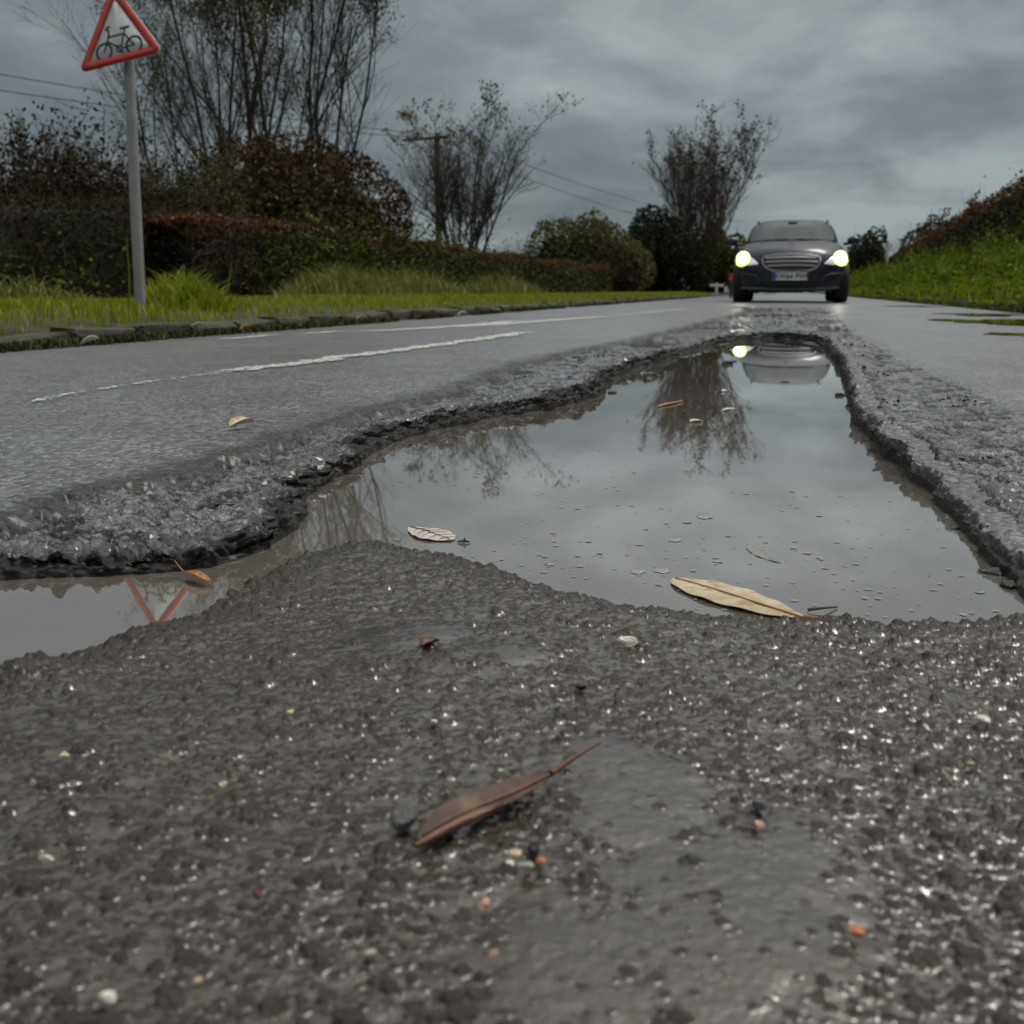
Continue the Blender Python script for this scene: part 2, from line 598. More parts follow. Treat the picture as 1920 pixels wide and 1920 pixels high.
def surface(x, y, fine=True):
    """height of the road at x, y and what it is made of there"""
    warp = 0.018 * fbm(x, y, 16, 4, 5)
    db = sdist(x, y, basin) + warp                      # < 0 inside the broken-out hole
    ds = -sdist(x, y, fgpoly) + 0.35 * warp             # > 0 on the eroded layer this side of the water
    dm = sdist(x, y, midp) + 1.6 * warp + 0.02 * fbm(x, y, 40, 3, 77)
    zr = road_base(x, y)
    near = smooth(7, 2.5, np.hypot(x, y))
    # --- chippings
    if fine:
        s1, t1 = stones(x, y, 0.0058, 100, 0.95)
        s2, t2 = stones(x + 0.31, y + 0.17, 0.0036, 200, 0.95)
        s3, t3 = stones(x + 0.13, y + 0.57, 0.0090, 300, 0.14)
        ss = np.maximum(np.maximum(s1, s2 * 0.9), s3 * 0.85)
        tone = np.where(ss == s1, t1, np.where(ss == s3 * 0.85, t3, t2))
    else:
        ss, tone = 0.004 * np.abs(fbm(x, y, 60, 2, 3)), 0.4 + 0 * x
    # --- top course outside
    mid = smooth(0.010, -0.012, dm)                     # the stripped layer round the hole
    right = smooth(-0.02, 0.12, x)
    step = 0.007 * (1 - right)
    z = zr - step * mid
    broken_edge = np.exp(-(dm / (0.012 + 0.008 * np.maximum(0, y - 1))) ** 2) * smooth(-0.05, 0.16, fbm(x, y, 9, 3, 31) + 0.06) * (1 - 0.8 * right)
    z = z - 0.012 * broken_edge
    rough = fbm(x, y, 45, 5, 3, 0.62)
    coarse = fbm(x, y, 11, 3, 8, 0.5)
    rad_ = np.hypot(x, y)
    gw = smooth(2.0, 1.1, rad_)
    hf = fbm(x, y, 130, 3, 88, 0.65) * smooth(3.2, 1.3, rad_)
    z = z + mid * (0.0050 * rough + 0.006 * coarse + 0.0036 * hf + (0.95 * (ss - 0.0010) * gw if fine else 0))
    z = z + (1 - mid) * ((0.0003 if not fine else 0.0007) * gw * fbm(x, y, 150, 3, 4, 0.6) + (0.22 * ss * gw if fine else 0) + 0.004 * fbm(x, y, 1.5, 2, 9))
    gouge = np.zeros(x.shape)
    for gx, gy, sx, sy, dep in GOUGES:
        c = gnd(gx, gy, 0.03)
        q = ((x - c[0]) / sx) ** 2 + ((y - c[1]) / (sy * 1.2)) ** 2
        gm = smooth(1.15, 0.75, q + 0.9 * fbm(x, y, 10, 3, 61))
        z = z - dep * gm
        gouge = np.maximum(gouge, gm)
    # --- hole: banks
    bank_w = 0.028 + 0.020 * vn(x * 9, y * 9, 91)
    up = smooth(0.0, 1.0, np.clip(db - 0.018, 0, 1) / 0.022)
    in_z = np.where(ds > 0, 0, 0.0)
    bed = -0.004 - 0.10 * np.clip(-db, 0, 0.12) + 0.006 * fbm(x, y, 8, 4, 12) + 0.014 * smooth(3.0, 4.7, y) * (fbm(x, y, 5, 3, 19) + 0.15)
    # --- the eroded layer in front: silt with chippings standing out of it
    plat = 0.0012 + 0.0055 * smooth(0, 0.05, ds) + 0.003 * smooth(0.03, 0.25, ds) + 0.004 * fbm(x, y, 6, 3, 22)
    c0 = gnd(20, 1275)
    plat = plat + 0.012 * np.exp(-((x - c0[0]) / 0.035) ** 2 - ((y - c0[1]) / 0.022) ** 2)
    silt = 0.35 + 1.1 * fbm(x, y, 14, 3, 44)
    smoothpatch = np.zeros(x.shape)
    for gx, gy, sx, sy in SILT:
        c = gnd(gx, gy, 0.006)
        smoothpatch = np.maximum(smoothpatch, smooth(1.9, 0.1, ((x - c[0]) / sx) ** 2 + ((y - c[1]) / sy) ** 2 + 1.0 * fbm(x, y, 30, 3, 71)))
    # coarse nearer the right-hand side of the view and along the shore
    grit = 1.0 + 0.30 * smooth(-0.06, 0.12, x) + 0.15 * smooth(0.05, 0.0, ds)
    micro = 0.0010 * fbm(x, y, 420, 3, 55, 0.6)
    wave = 0.0022 * fbm(x * 0.75, y, 95, 3, 58, 0.55)
    s_top = (ss * 0.95 + micro + wave) * grit
    mudlev = 0.00085 + 0.75 * wave * (1 - 0.85 * smoothpatch) + 0.0004 * fbm(x, y, 260, 3, 57, 0.6) + 0.0007 * np.clip(silt - 0.35, -0.6, 1.3) + 0.0020 * smoothpatch - 0.0006 * smooth(0.045, 0.0, ds)
    k = 0.00045
    hh = np.clip(0.5 + 0.5 * (s_top - mudlev) / k, 0, 1)
    plat_top = mudlev * (1 - hh) + s_top * hh + k * hh * (1 - hh) * 0.5
    mud = 1 - smooth(-0.0004, 0.0006, s_top - mudlev)
    plat_z = plat + plat_top
    crust = smooth(0.03, 0.0, ds) * smooth(-0.01, 0.0, ds)
    plat_z = plat_z + crust * (0.003 * fbm(x, y, 70, 4, 13, 0.6))
    dive = smooth(0.004, -0.014, ds)
    inner = plat_z * (1 - dive) + bed * dive
    # broken asphalt face
    face = np.clip(up * (1 - up) * 4, 0, 1) * (db > -0.004)
    z_out = z
    rubble = 0.020 * fbm(x, y, 26, 5, 15, 0.62)
    zz = np.where(db < 0, inner, np.maximum(inner * (1 - up) + z_out * up, -0.01))
    brk = np.where(db > 0, np.maximum(face * 0.9, np.clip(smooth(0.075, 0.02, db), 0, 1) * 0.75), 0)
    outside = db > 0
    top = np.where(outside, (1 - 0.0 * mid), 0.0)
    brk = np.maximum(brk, np.where(outside, np.maximum(broken_edge * 0.95, mid * (0.22 + 0.75 * smooth(0.05, -0.20, rough + hf))), 0))
    brk = np.maximum(brk, np.where(~outside, 0.4 * crust + 0.5 * (ds < 0), 0))
    mud = np.where(outside, 0.0, mud) * (1 - 0.5 * crust)
    ridge = np.exp(-((dm - 0.012) / 0.040) ** 2) * (1 - 0.8 * right)
    brk = np.where(outside, np.maximum(brk, np.maximum(0.8 * ridge, gouge)), brk)
    patch = smooth(-0.10, 0.18, fbm(x, y * 0.5, 2.6, 3, 83)) * smooth(3.5, 5.5, y)
    brk = np.where(outside, np.maximum(brk, 0.8 * patch * mid), brk)
    wet = np.where(outside, (0.8 - 0.35 * right) * (1 - 0.8 * patch) * (1 - ridge) * (1 - gouge) * mid * smooth(-0.28, 0.02, rough + 0.8 * hf + 0.6 * coarse) * (1 - broken_edge) * smooth(0.015, 0.05, db) * (1 - (0.75 * gw * smooth(0.0011, 0.0022, ss) if fine else 0)), 0.0)
    return zz, mud, tone, top, np.clip(brk, 0, 1), np.clip(wet, 0, 1)


def zroad(x, y):
    return float(surface(np.array([x], float), np.array([y], float))[0][0])


def build_road():
    step = 1.72 / 1093
    a_f = np.arange(R(-45), R(18), step)
    a_c = np.linspace(R(18), R(315), 90)[1:-1]
    az = np.concatenate([a_f, a_c])
    dep = np.concatenate([np.arange(math.atan(0.21 / 0.19), R(19.5), -0.98 / 1093), np.arange(R(19.5), R(5.6), -0.72 / 1093), np.arange(R(5.6), 0.0058, -1.05 / 1093)])
    rr = 0.21 / np.tan(dep)
    rr = np.concatenate([[0.02, 0.06, 0.1, 0.13, 0.16, 0.175], rr[rr > 0.185], [45, 60, 90, 130, 170]])
    na, nr = len(az), len(rr)
    A, Rr = np.meshgrid(az, rr)
    X, Y = (Rr * np.sin(A)).ravel(), (Rr * np.cos(A)).ravel()
    Z = np.zeros(X.shape)
    at = {k: np.zeros(X.shape) for k in ('mud', 'tone', 'top', 'broken', 'wet')}
    ok = (X > KERB_L - 1.2) & (X < KERB_R + 1.2) & (Y > -12)
    rad = np.hypot(X, Y)
    nearm = ok & (rad < 2.4) & (Y > -0.3)
    farm = ok & ~nearm
    for msk, fine in ((nearm, True), (farm, False)):
        z, mud, tone, top, brk, wet = surface(X[msk], Y[msk], fine)
        Z[msk] = z
        for k, v in zip(('mud', 'tone', 'top', 'broken', 'wet'), (mud, tone, top, brk, wet)):
            at[k][msk] = v
    i = np.arange(nr - 1)[:, None] * na
    j = np.arange(na)[None]
    j2 = (j + 1) % na
    F = np.stack([i + j, i + j2, i + na + j2, i + na + j], -1).reshape(-1, 4)
    xs = X[F]
    inside = (X > KERB_L - 0.12) & (X < KERB_R + 0.12) & (Y > -9)
    F = F[inside[F].any(1)]
    # clamp the rim
    X2 = np.clip(X, KERB_L - 0.3, KERB_R + 0.3)
    V = np.stack([X2, np.maximum(Y, -9.5), Z], -1)
    used = np.zeros(len(V), bool)
    used[F.ravel()] = True
    remap = np.cumsum(used) - 1
    # faces must look up
    F = remap[F][:, ::-1]
    return mesh_np('road', V[used], F, MAT_ROAD, smooth=True, attrs={k: v[used] for k, v in at.items()}, kind='structure',
                   label='wet broken grey asphalt road with a long water-filled hole')


road = build_road()

# puddle water in the hole
gx = np.linspace(-1.25, 0.5, 8)
gy = np.linspace(0.2, 5.4, 12)
GX, GY = np.meshgrid(gx, gy)
ii = (np.arange(11)[:, None] * 8 + np.arange(7)[None])
Fw = np.stack([ii, ii + 1, ii + 9, ii + 8], -1).reshape(-1, 4)
puddle = mesh_np('puddle', np.stack([GX.ravel(), GY.ravel(), 0 * GX.ravel()], -1), Fw, MAT_WATER, smooth=True, kind='structure', label='murky rain water filling the long hole in the road')


def build_broken_edge():
    """crumbling vertical face of the road surface round the hole, modelled along its waterline"""
    path = np.vstack([[(-1.0, 0.52), (-0.85, 0.60)], bank, [(0.165, 0.55), (0.17, 0.2)]])
    seg = np.r_[0, np.cumsum(np.hypot(*np.diff(path, axis=0).T))]
    ss_, s_ = [], 0.0
    while s_ < seg[-1]:
        ss_.append(s_)
        p = (np.interp(s_, seg, path[:, 0]), np.interp(s_, seg, path[:, 1]))
        s_ += 0.0023 * max(0.65, math.hypot(*p)) ** 1.05
    s = np.array(ss_)
    X, Y = np.interp(s, seg, path[:, 0]), np.interp(s, seg, path[:, 1])
    X = X + 0.010 * fbm(s, 0 * s, 12, 4, 2)
    Y = Y + 0.016 * fbm(s, 0 * s + 5, 10, 4, 3)

    def blur(a, n):
        k = np.ones(n) / n
        return np.convolve(np.pad(a, n // 2, mode='edge'), k, 'valid')[:len(a)]
    # tangent at even spacing, smoothed so that the offset curves stay in order
    u = np.linspace(0, seg[-1], 3000)
    tx, ty = blur(np.gradient(np.interp(u, seg, path[:, 0])), 61), blur(np.gradient(np.interp(u, seg, path[:, 1])), 61)
    tx, ty = np.interp(s, u, tx), np.interp(s, u, ty)
    l = np.hypot(tx, ty) + 1e-12
    nx, ny = -ty / l, tx / l
    if np.median(sdist(X + nx * .03, Y + ny * .03, basin)) < 0:
        nx, ny = -nx, -ny
    H = surface(X + nx * .07, Y + ny * .07, False)[0]
    H = blur(H, 9) * (0.93 + 0.45 * fbm(s, 0 * s + 2, 9, 3, 8)) + 0.0035 * np.round(fbm(s, 0 * s, 30, 3, 4) * 6) / 6
    Hs = blur(H, 161)
    prof = [(-.030, -.35), (-.010, -.12), (0, .0), (.0015, .15), (.0025, .30), (.0035, .42), (.006, .47), (.0105, .49), (.0125, .54), (.0135, .70), (.0145, .84), (.016, .92), (.019, .98), (.024, 1.0), (.036, 1.01), (.048, 1.0), (.062, .96), (.08, .82)]
    prof = np.array(prof)
    t = np.linspace(0, len(prof) - 1, 27)
    D, Zf = np.interp(t, np.arange(len(prof)), prof[:, 0]), np.interp(t, np.arange(len(prof)), prof[:, 1])
    lean = 1 + 0.9 * np.clip(fbm(s, 0 * s + 9, 5, 2, 18) + .1, -.4, 1)
    notch = fbm(s, 0 * s + 4, 16, 2, 47) + .6 * fbm(s, 0 * s + 6, 42, 2, 49)
    notch = np.round(notch * 5) / 5 * .75 + .25 * notch            # blocks broken off one by one
    lean = np.clip(lean + 1.3 * blur(notch, 5), .35, 2.6)
    lean = lean * (1 - .55 * smooth(-.02, .05, X) * smooth(4.6, 4.0, Y))
    S2, DD = np.meshgrid(s, D, indexing='ij')
    V2 = np.cumsum(np.r_[0, np.hypot(np.diff(D), np.diff(Zf) * .03)])
    _, T2 = np.meshgrid(s, V2, indexing='ij')
    k1, tn = stones(S2.ravel(), T2.ravel(), 0.011, 900, 0.9)
    k2, _ = stones(S2.ravel() + .3, T2.ravel(), 0.006, 910, 0.9)
    k1, k2, tn = k1.reshape(S2.shape), k2.reshape(S2.shape), tn.reshape(S2.shape)
    cut = (smooth(.05, .13, X) * smooth(1.45, 1.2, Y))[:, None]      # the straight saw-cut side
    rt = (smooth(-.02, .05, X) * smooth(4.6, 4.0, Y))[:, None]
    wgt = (1 - .35 * rt) * smooth(-.002, .007, DD) * (1 - .72 * smooth(.022, .040, DD)) * (1 - .6 * cut)
    q = (0.016 * fbm(S2.ravel(), T2.ravel(), 38, 4, 23, .6).reshape(S2.shape) + 1.15 * k1 + .8 * k2) * wgt
    zj = (0.009 * fbm(S2.ravel(), T2.ravel(), 55, 4, 29, .6).reshape(S2.shape) + .5 * k1) * wgt * smooth(.0, .01, DD)
    zj = zj + (1 - .5 * rt) * (1.1 * (k2 - .0008) + .8 * (k1 - .0015)) * smooth(.016, .028, DD)
    off = DD * np.where((DD > 0) & (DD < .05), lean[:, None], 1) - q
    Px, Py = X[:, None] + nx[:, None] * off, Y[:, None] + ny[:, None] * off
    Pz = (H[:, None] + (Hs - H)[:, None] * smooth(.014, .028, DD)) * Zf[None] + zj - .004 * smooth(.055, .08, DD)
    V = np.stack([Px, Py, Pz], -1).reshape(-1, 3)
    n, m = S2.shape
    i = np.arange(n - 1)[:, None] * m
    j = np.arange(m - 1)[None]
    F = np.stack([i + j, i + j + 1, i + m + j + 1, i + m + j], -1).reshape(-1, 4)
    # keep faces looking up / to the water
    a_, b_, c_ = V[F[:, 0]], V[F[:, 1]], V[F[:, 3]]
    if np.cross(b_ - a_, c_ - a_)[:, 2].mean() < 0:
        F = F[:, ::-1]
    brk = (1 - (.5 + .2 * rt) * smooth(.016 - .008 * rt, .034 - .016 * rt, DD)).ravel()
    return mesh_np('broken_edge', V, F, MAT_ROAD, road, smooth=True, attrs={'mud': 0 * brk, 'tone': tn.ravel(), 'top': 0 * brk + 1, 'broken': brk, 'wet': ((.7 - .5 * rt) * smooth(.018, .04, DD) * smooth(-.15, .15, fbm(S2.ravel(), T2.ravel(), 60, 3, 5).reshape(S2.shape))).ravel()})


build_broken_edge()


def chip_mat():
    m = Mat('loose_wet_chippings')
    c = m.ramp(m.island(), [(0, (.009, .009, .009)), (.5, (.022, .021, .020)), (.85, (.05, .048, .045)), (1, (.10, .095, .085))])
    f = m.noise(300, 4)
    m.set(Base_Color=c, Roughness=m.ramp(f, [(.3, (.22,) * 3), (.7, (.5,) * 3)]))
    m.bump(f, .5, .002)
    return m.m


MAT_CHIP = chip_mat()
_bm = bmesh.new()
bmesh.ops.create_icosphere(_bm, subdivisions=1, radius=1)
ICO_V = np.array([v.co[:] for v in _bm.verts])
ICO_F = np.array([[v.index for v in f.verts] for f in _bm.faces])
_bm.free()


def chippings(name, X, Y, r, seed, sink=.35, label=None):
    g_ = np.random.default_rng(seed)
    n = len(X)
    Z = np.zeros(n)
    nearm = np.hypot(X, Y) < 2.4
    for msk, fi in ((nearm, True), (~nearm, False)):
        if msk.any():
            Z[msk] = surface(X[msk], Y[msk], fi)[0]
    M = g_.normal(size=(n, 3, 3))
    q, _ = np.linalg.qr(M)
    sc = g_.uniform(.55, 1.2, (n, 1, 3)) * r[:, None, None]
    jit = 1 + .22 * g_.normal(size=(n, len(ICO_V), 1))
    P = (ICO_V[None] * jit * sc) @ q
    P[:, :, 2] *= .8
    P += np.stack([X, Y, Z + r * (1 - 2 * sink)], -1)[:, None]
    F = (ICO_F[None] + (np.arange(n) * len(ICO_V))[:, None, None]).reshape(-1, 3)
    return mesh_np(name, P.reshape(-1, 3), F, MAT_CHIP, kind='stuff', label=label)


g = np.random.default_rng(17)
n = 60000
# spread evenly over the picture-relevant ground: log distance
rr_ = np.exp(g.uniform(math.log(.62), math.log(6.5), n))
aa_ = g.uniform(R(-44), R(17), n)
X, Y = rr_ * np.sin(aa_), rr_ * np.cos(aa_)
db_, dm_ = sdist(X, Y, basin), sdist(X, Y, midp)
clus = fbm(X, Y, 7, 3, 33)
keep = (db_ > .008) & (dm_ < .008) & ((clus > .26) | (db_ < .022)) & (dm_ < -.03) & ((X < .06) | (Y > 1.3) | (g.random(n) < .25)) & (g.random(n) < .6)
X, Y = X[keep][:11000], Y[keep][:11000]
chippings('loose_chippings', X, Y, (.0011 + .0024 * g.random(len(X)) ** 2) * (.75 + .30 * np.hypot(X, Y)), 18, .42, 'loose dark chippings on the stripped road round the hole')


def small_puddle(px_, py_, rx, ry, dz, zref):
    c = gnd(px_, py_, zref)
    n = 40
    th = np.linspace(0, 2 * np.pi, n, endpoint=False)
    k = 1 + 0.25 * np.sin(3 * th + px_) + 0.15 * np.sin(5 * th + py_) + 0.1 * np.sin(9 * th)
    z = float(road_base(np.array([c[0]]), np.array([c[1]]))[0]) + dz
    V = np.stack([c[0] + rx * k * np.cos(th), c[1] + ry * k * np.sin(th), np.full(n, z)], -1)
    V = np.vstack([V, [[c[0], c[1], z]]])
    T = np.array([[i, (i + 1) % n, n] for i in range(n)])
    return mesh_np('puddle', V, T, MAT_WATER, kind='structure', label='shallow rain puddle on the road')


for a in ((1872, 605, 0.33, 0.62, 0.0045, 0.02), (1935, 632, 0.16, 0.26, 0.0045, 0.02), (1835, 591, 0.28, 0.5, 0.0045, 0.02), (1700, 575, 0.35, 0.5, 0.004, 0.02), (1440, 601, 0.15, 0.10, -0.008, 0.03), (1455, 590, 0.16, 0.18, -0.008, 0.03)):
    small_puddle(*a)


# painted lines
def marking(pts, width, ragged=0.25, label=None):
    pts = np.array([gnd(x, y, 0.03 - 0.0) for x, y in pts])
    # drop on to the cambered road
    P = []
    for p in pts:
        q = p.copy()
        for _ in range(6):
            z = float(road_base(np.array([q[0]]), np.array([q[1]]))[0])
            d = (q - _C)
            q = _C + d * ((z - CAM_H) / d[2])
        P.append(q)
    P = np.array(P)
    seg = np.r_[0, np.cumsum(np.linalg.norm(np.diff(P[:, :2], axis=0), axis=1))]
    n = max(8, int(seg[-1] / 0.03))
    s = np.linspace(0, seg[-1], n)
    X, Y = np.interp(s, seg, P[:, 0]), np.interp(s, seg, P[:, 1])
    tx, ty = np.gradient(X), np.gradient(Y)
    l = np.hypot(tx, ty)
    nx, ny = -ty / l, tx / l
    wl = width * (0.5 + ragged * fbm(X, Y, 18, 3, 41))
    wr = width * (0.5 + ragged * fbm(X, Y, 18, 3, 43))
    V = []
    for k in range(5):
        t = k / 4
        off = -wr * (1 - t) + wl * t
        x_, y_ = X + nx * off, Y + ny * off
        V.append(np.stack([x_, y_, surface(x_, y_, False)[0] + 0.004], -1))
    V = np.stack(V, 1).reshape(-1, 3)
    i = np.arange(n - 1)[:, None] * 5
    j = np.arange(4)[None]
    F = np.stack([i + j, i + j + 1, i + 6 + j, i + 5 + j], -1).reshape(-1, 4)
    return mesh_np('road_marking', V, F, MAT_PAINT if ragged < 0.8 else MAT_PAINT_WORN, road)


marking([(40, 762), (120, 743), (250, 723), (440, 698)], 0.030, 0.9)
marking([(440, 698), (560, 684), (720, 662), (985, 625)], 0.085, 0.6)
marking([(690, 622), (800, 616), (900, 609), (965, 603)], 0.15, 0.35)
marking([(850, 614), (950, 608), (1080, 598), (1130, 595)], 0.17, 0.35)
marking([(580, 627), (640, 622)], 0.10, 0.6)
marking([(430, 637), (510, 630)], 0.08, 0.6)
marking([(1150, 592), (1210, 587), (1290, 580)], 0.06, 0.6)

# ================================================================== VERGES, KERBS, GROUND
MAT_SOIL = simple('damp_verge_soil', (0.030, 0.032, 0.012), 0.9, var=0.5, scale=6, bump=0.4)
MAT_FIELD = simple('rough_field', (0.05, 0.065, 0.02), 0.9, var=0.4, scale=1.5)


def profile_strip(name, prof, y0, y1, ny, mat, bumpamp=0.03, label=None):
    prof = np.array(prof, float)
    ys = np.linspace(0, 1, ny) ** 1.6 * (y1 - y0) + y0
    V = []
    for yy in ys:
        z = prof[:, 1] + bumpamp * fbm(prof[:, 0] * 1.0, np.full(len(prof), yy), 0.9, 3, 6) * (np.abs(prof[:, 1]) > 0.05)
        V.append(np.stack([prof[:, 0], np.full(len(prof), yy), z], -1))
    V = np.concatenate(V)
    m = len(prof)
    i = np.arange(ny - 1)[:, None] * m
    j = np.arange(m - 1)[None]
    F = np.stack([i + j, i + j + 1, i + m + j + 1, i + m + j], -1).reshape(-1, 4)
    return mesh_np(name, V, F, mat, smooth=True, kind='structure', label=label)


LP = [(-400, 0.05), (-60, 0.05), (-20, 0.10), (-9, 0.04), (-7.2, 0.05), (-6.4, 0.06), (-5.5, 0.085), (-4.6, 0.105), (-3.9, 0.115), (-3.5, 0.105), (-3.15, 0.08), (-2.93, 0.045), (-2.90, -0.3)]
RP = [(2.14, -0.3), (2.16, 0.09), (2.4, 0.14), (2.8, 0.26), (3.3, 0.38), (4.0, 0.52), (5.0, 0.6), (9, 0.65), (30, 0.6), (400, 0.5)]


def zl(x):
    p = np.array(LP)
    return np.interp(x, p[:, 0], p[:, 1])


def zr_(x):
    p = np.array(RP[1:])
    return np.interp(x, p[:, 0], p[:, 1])


profile_strip('grass_verge', LP, -8, 160, 90, MAT_SOIL, label='left roadside verge ground')
profile_strip('grass_bank', RP, -8, 160, 90, MAT_SOIL, label='right roadside bank ground')
mesh_np('ground', [(-900, -60, -0.5), (900, -60, -0.5), (900, 1500, -0.5), (-900, 1500, -0.5)], np.array([[0, 1, 2, 3]]), MAT_FIELD, kind='structure')
mesh_np('field', [(-900, 158, 0.08), (900, 158, 0.08), (900, 1500, 0.1), (-900, 1500, 0.1)], np.array([[0, 1, 2, 3]]), MAT_FIELD, kind='structure')


def kerb_mat():
    m = Mat('mossy_kerb_stone')
    f = m.noise(9, 6, 0.65)
    g = m.noise(40, 5, 0.6)
    c = m.ramp(g, [(0.3, (0.03, 0.026, 0.02)), (0.7, (0.085, 0.075, 0.06))])
    c = m.mix(m.ramp(f, [(0.42, (0, 0, 0)), (0.58, (1, 1, 1))]), c, (0.022, 0.026, 0.008))
    m.set(Base_Color=c, Roughness=0.75)
    m.bump(g, 0.5, 0.015)
    return m.m


MAT_KERB = kerb_mat()


def kerb(name, x0, wdt, ztop, ya, yb, step, seed, label):
    root = empty(name, (x0, ya, 0), kind='structure', label=label)
    meshes = []
    rg = random.Random(seed)
    for v in range(4):
        bm = bmesh.new()
        bm_box(bm, (0, 0, 0), (wdt, step - 0.03, 0.24), 0.018)
        for q in bm.verts:
            q.co += Vector((rg.uniform(-.01, .01), rg.uniform(-.012, .012), rg.uniform(-.008, .008)))
        me = bpy.data.meshes.new('kerb_stone')
        bm.to_mesh(me)
        bm.free()
        me.materials.append(MAT_KERB)
        meshes.append(me)
    y = ya
    k = 0
    while y < yb:
        o = bpy.data.objects.new('kerb_stone', meshes[k % 4])
        COL.objects.link(o)
        o.parent = root
        o.location = (rg.uniform(-.012, .012), y - ya, ztop - 0.12 + rg.uniform(-.012, .008))
        o.rotation_euler = (rg.uniform(-.02, .02), rg.uniform(-.05, .05), rg.uniform(-.02, .02))
        y += step
        k += 1


kerb('kerb', KERB_L - 0.08, 0.14, 0.058, -1.4, 64, 0.46, 3, 'low mossy kerb along the left verge')
kerb('kerb', KERB_R + 0.08, 0.14, 0.095, 4.0, 60, 0.9, 4, 'kerb half hidden by weeds on the right')

# ------------------------------------------------------------------ vegetation generators


def blades(X, Y, Z, hgt, wid, lean, name, mat, seed=1, parent=None, **k):
    g = np.random.default_rng(seed)
    n = len(X)
    th = g.uniform(0, 2 * np.pi, n)
    dx, dy = np.cos(th), np.sin(th)
    ph = g.uniform(0, 2 * np.pi, n)
    ln = lean * g.uniform(0.2, 1.0, n) * hgt
    lx, ly = np.cos(ph) * ln, np.sin(ph) * ln
    b0 = np.stack([X - dx * wid, Y - dy * wid, Z], -1)
    b1 = np.stack([X + dx * wid, Y + dy * wid, Z], -1)
    m0 = np.stack([X - dx * wid * .7 + lx * .35, Y - dy * wid * .7 + ly * .35, Z + hgt * .6], -1)
    m1 = np.stack([X + dx * wid * .7 + lx * .35, Y + dy * wid * .7 + ly * .35, Z + hgt * .6], -1)
    tp = np.stack([X + lx, Y + ly, Z + hgt * (1 - 0.25 * lean)], -1)
    V = np.stack([b0, b1, m0, m1, tp], 1).reshape(-1, 3)
    i = np.arange(n) * 5
    Q = np.stack([i, i + 1, i + 3, i + 2], -1)
    T = np.stack([i + 2, i + 3, i + 4], -1)
    return mesh_np(name, V, [Q, T], mat, parent, **k)


def cards(C, size, seed=1, up=0.0, aspect=0.55, acc=None):
    """pointed, slightly folded leaves at points C"""
    g = np.random.default_rng(seed)
    n = len(C)
    size = np.broadcast_to(size, (n,)) * g.uniform(0.6, 1.35, n)
    nrm = g.normal(size=(n, 3))
    nrm[:, 2] += up
    nrm /= np.linalg.norm(nrm, axis=1)[:, None]
    t = g.normal(size=(n, 3))
    t -= nrm * (t * nrm).sum(1)[:, None]
    t /= np.linalg.norm(t, axis=1)[:, None]
    b = np.cross(nrm, t)
    s = size[:, None]
    V = np.stack([C - t * s * .5, C + b * s * aspect * .5 + nrm * s * .1, C + t * s * .5, C - b * s * aspect * .5 + nrm * s * .1], 1).reshape(-1, 3)
    i = np.arange(n) * 4
    T = np.concatenate([np.stack([i, i + 1, i + 2], -1), np.stack([i, i + 2, i + 3], -1)])
    return V, T


def leaf_obj(C, size, name, mat, seed, parent=None, up=0.0, aspect=0.55, **k):
    V, T = cards(np.asarray(C), size, seed, up, aspect)
    k.setdefault('kind', 'stuff')
    return mesh_np(name, V, T, mat, parent, **k)


def twigs(C, length, r, name, mat, seed, parent=None, updir=1.0, spread=0.6, jitter=True):
    """thin upright twigs starting at C (three-sided)"""
    g = np.random.default_rng(seed)
    n = len(C)
    d = g.normal(size=(n, 3)) * spread
    d[:, 2] += updir
    d /= np.linalg.norm(d, axis=1)[:, None]
    ln = (np.broadcast_to(length, (n,)) * g.uniform(0.5, 1.2, n))[:, None]
    bend = g.normal(size=(n, 3)) * 0.12 * ln
    P0, P1, P2 = C, C + d * ln * .5 + bend, C + d * ln
    a = np.cross(d, g.normal(size=(n, 3)))
    a /= np.linalg.norm(a, axis=1)[:, None]
    b = np.cross(d, a)
    V = []
    for P, rr in ((P0, r), (P1, r * .7), (P2, r * .25)):
        for q in range(3):
            an = q * 2.0944
            V.append(P + rr * (math.cos(an) * a + math.sin(an) * b))
    V = np.stack(V, 1).reshape(-1, 3)
    i = np.arange(n) * 9
    Q = []
    for lv in (0, 3):
        for q in range(3):
            q2 = (q + 1) % 3
            Q.append(np.stack([i + lv + q, i + lv + q2, i + lv + 3 + q2, i + lv + 3 + q], -1))
    return mesh_np(name, V, np.concatenate(Q), mat, parent, kind='stuff')


MAT_GRASS = foliage('verge_grass', [(0.0, (0.11, 0.145, 0.010)), (0.5, (0.22, 0.275, 0.014)), (0.85, (0.31, 0.35, 0.03)), (1.0, (0.36, 0.34, 0.09))], 0.7, 0.15, 0.3, (1.2, (0.30, 0.28, 0.035)))
MAT_TALL = foliage('tall_grass', [(0.0, (0.09, 0.12, 0.015)), (0.6, (0.18, 0.20, 0.03)), (1.0, (0.29, 0.27, 0.09))], 0.55, 0.3, 0.25)
MAT_WEED = foliage('bank_weeds', [(0.0, (0.045, 0.085, 0.006)), (0.5, (0.13, 0.20, 0.010)), (0.85, (0.21, 0.29, 0.016)), (1.0, (0.28, 0.34, 0.03))], 0.8, 0.12, 0.3, (1.4, (0.03, 0.05, 0.01)))
MAT_HEDGE = foliage('hedge_leaves_dark', [(0.0, (0.014, 0.012, 0.006)), (0.5, (0.034, 0.026, 0.013)), (0.85, (0.060, 0.040, 0.018)), (1.0, (0.11, 0.058, 0.025))], 0.8, 0.12, 0.1, (1.0, (0.030, 0.034, 0.010)))
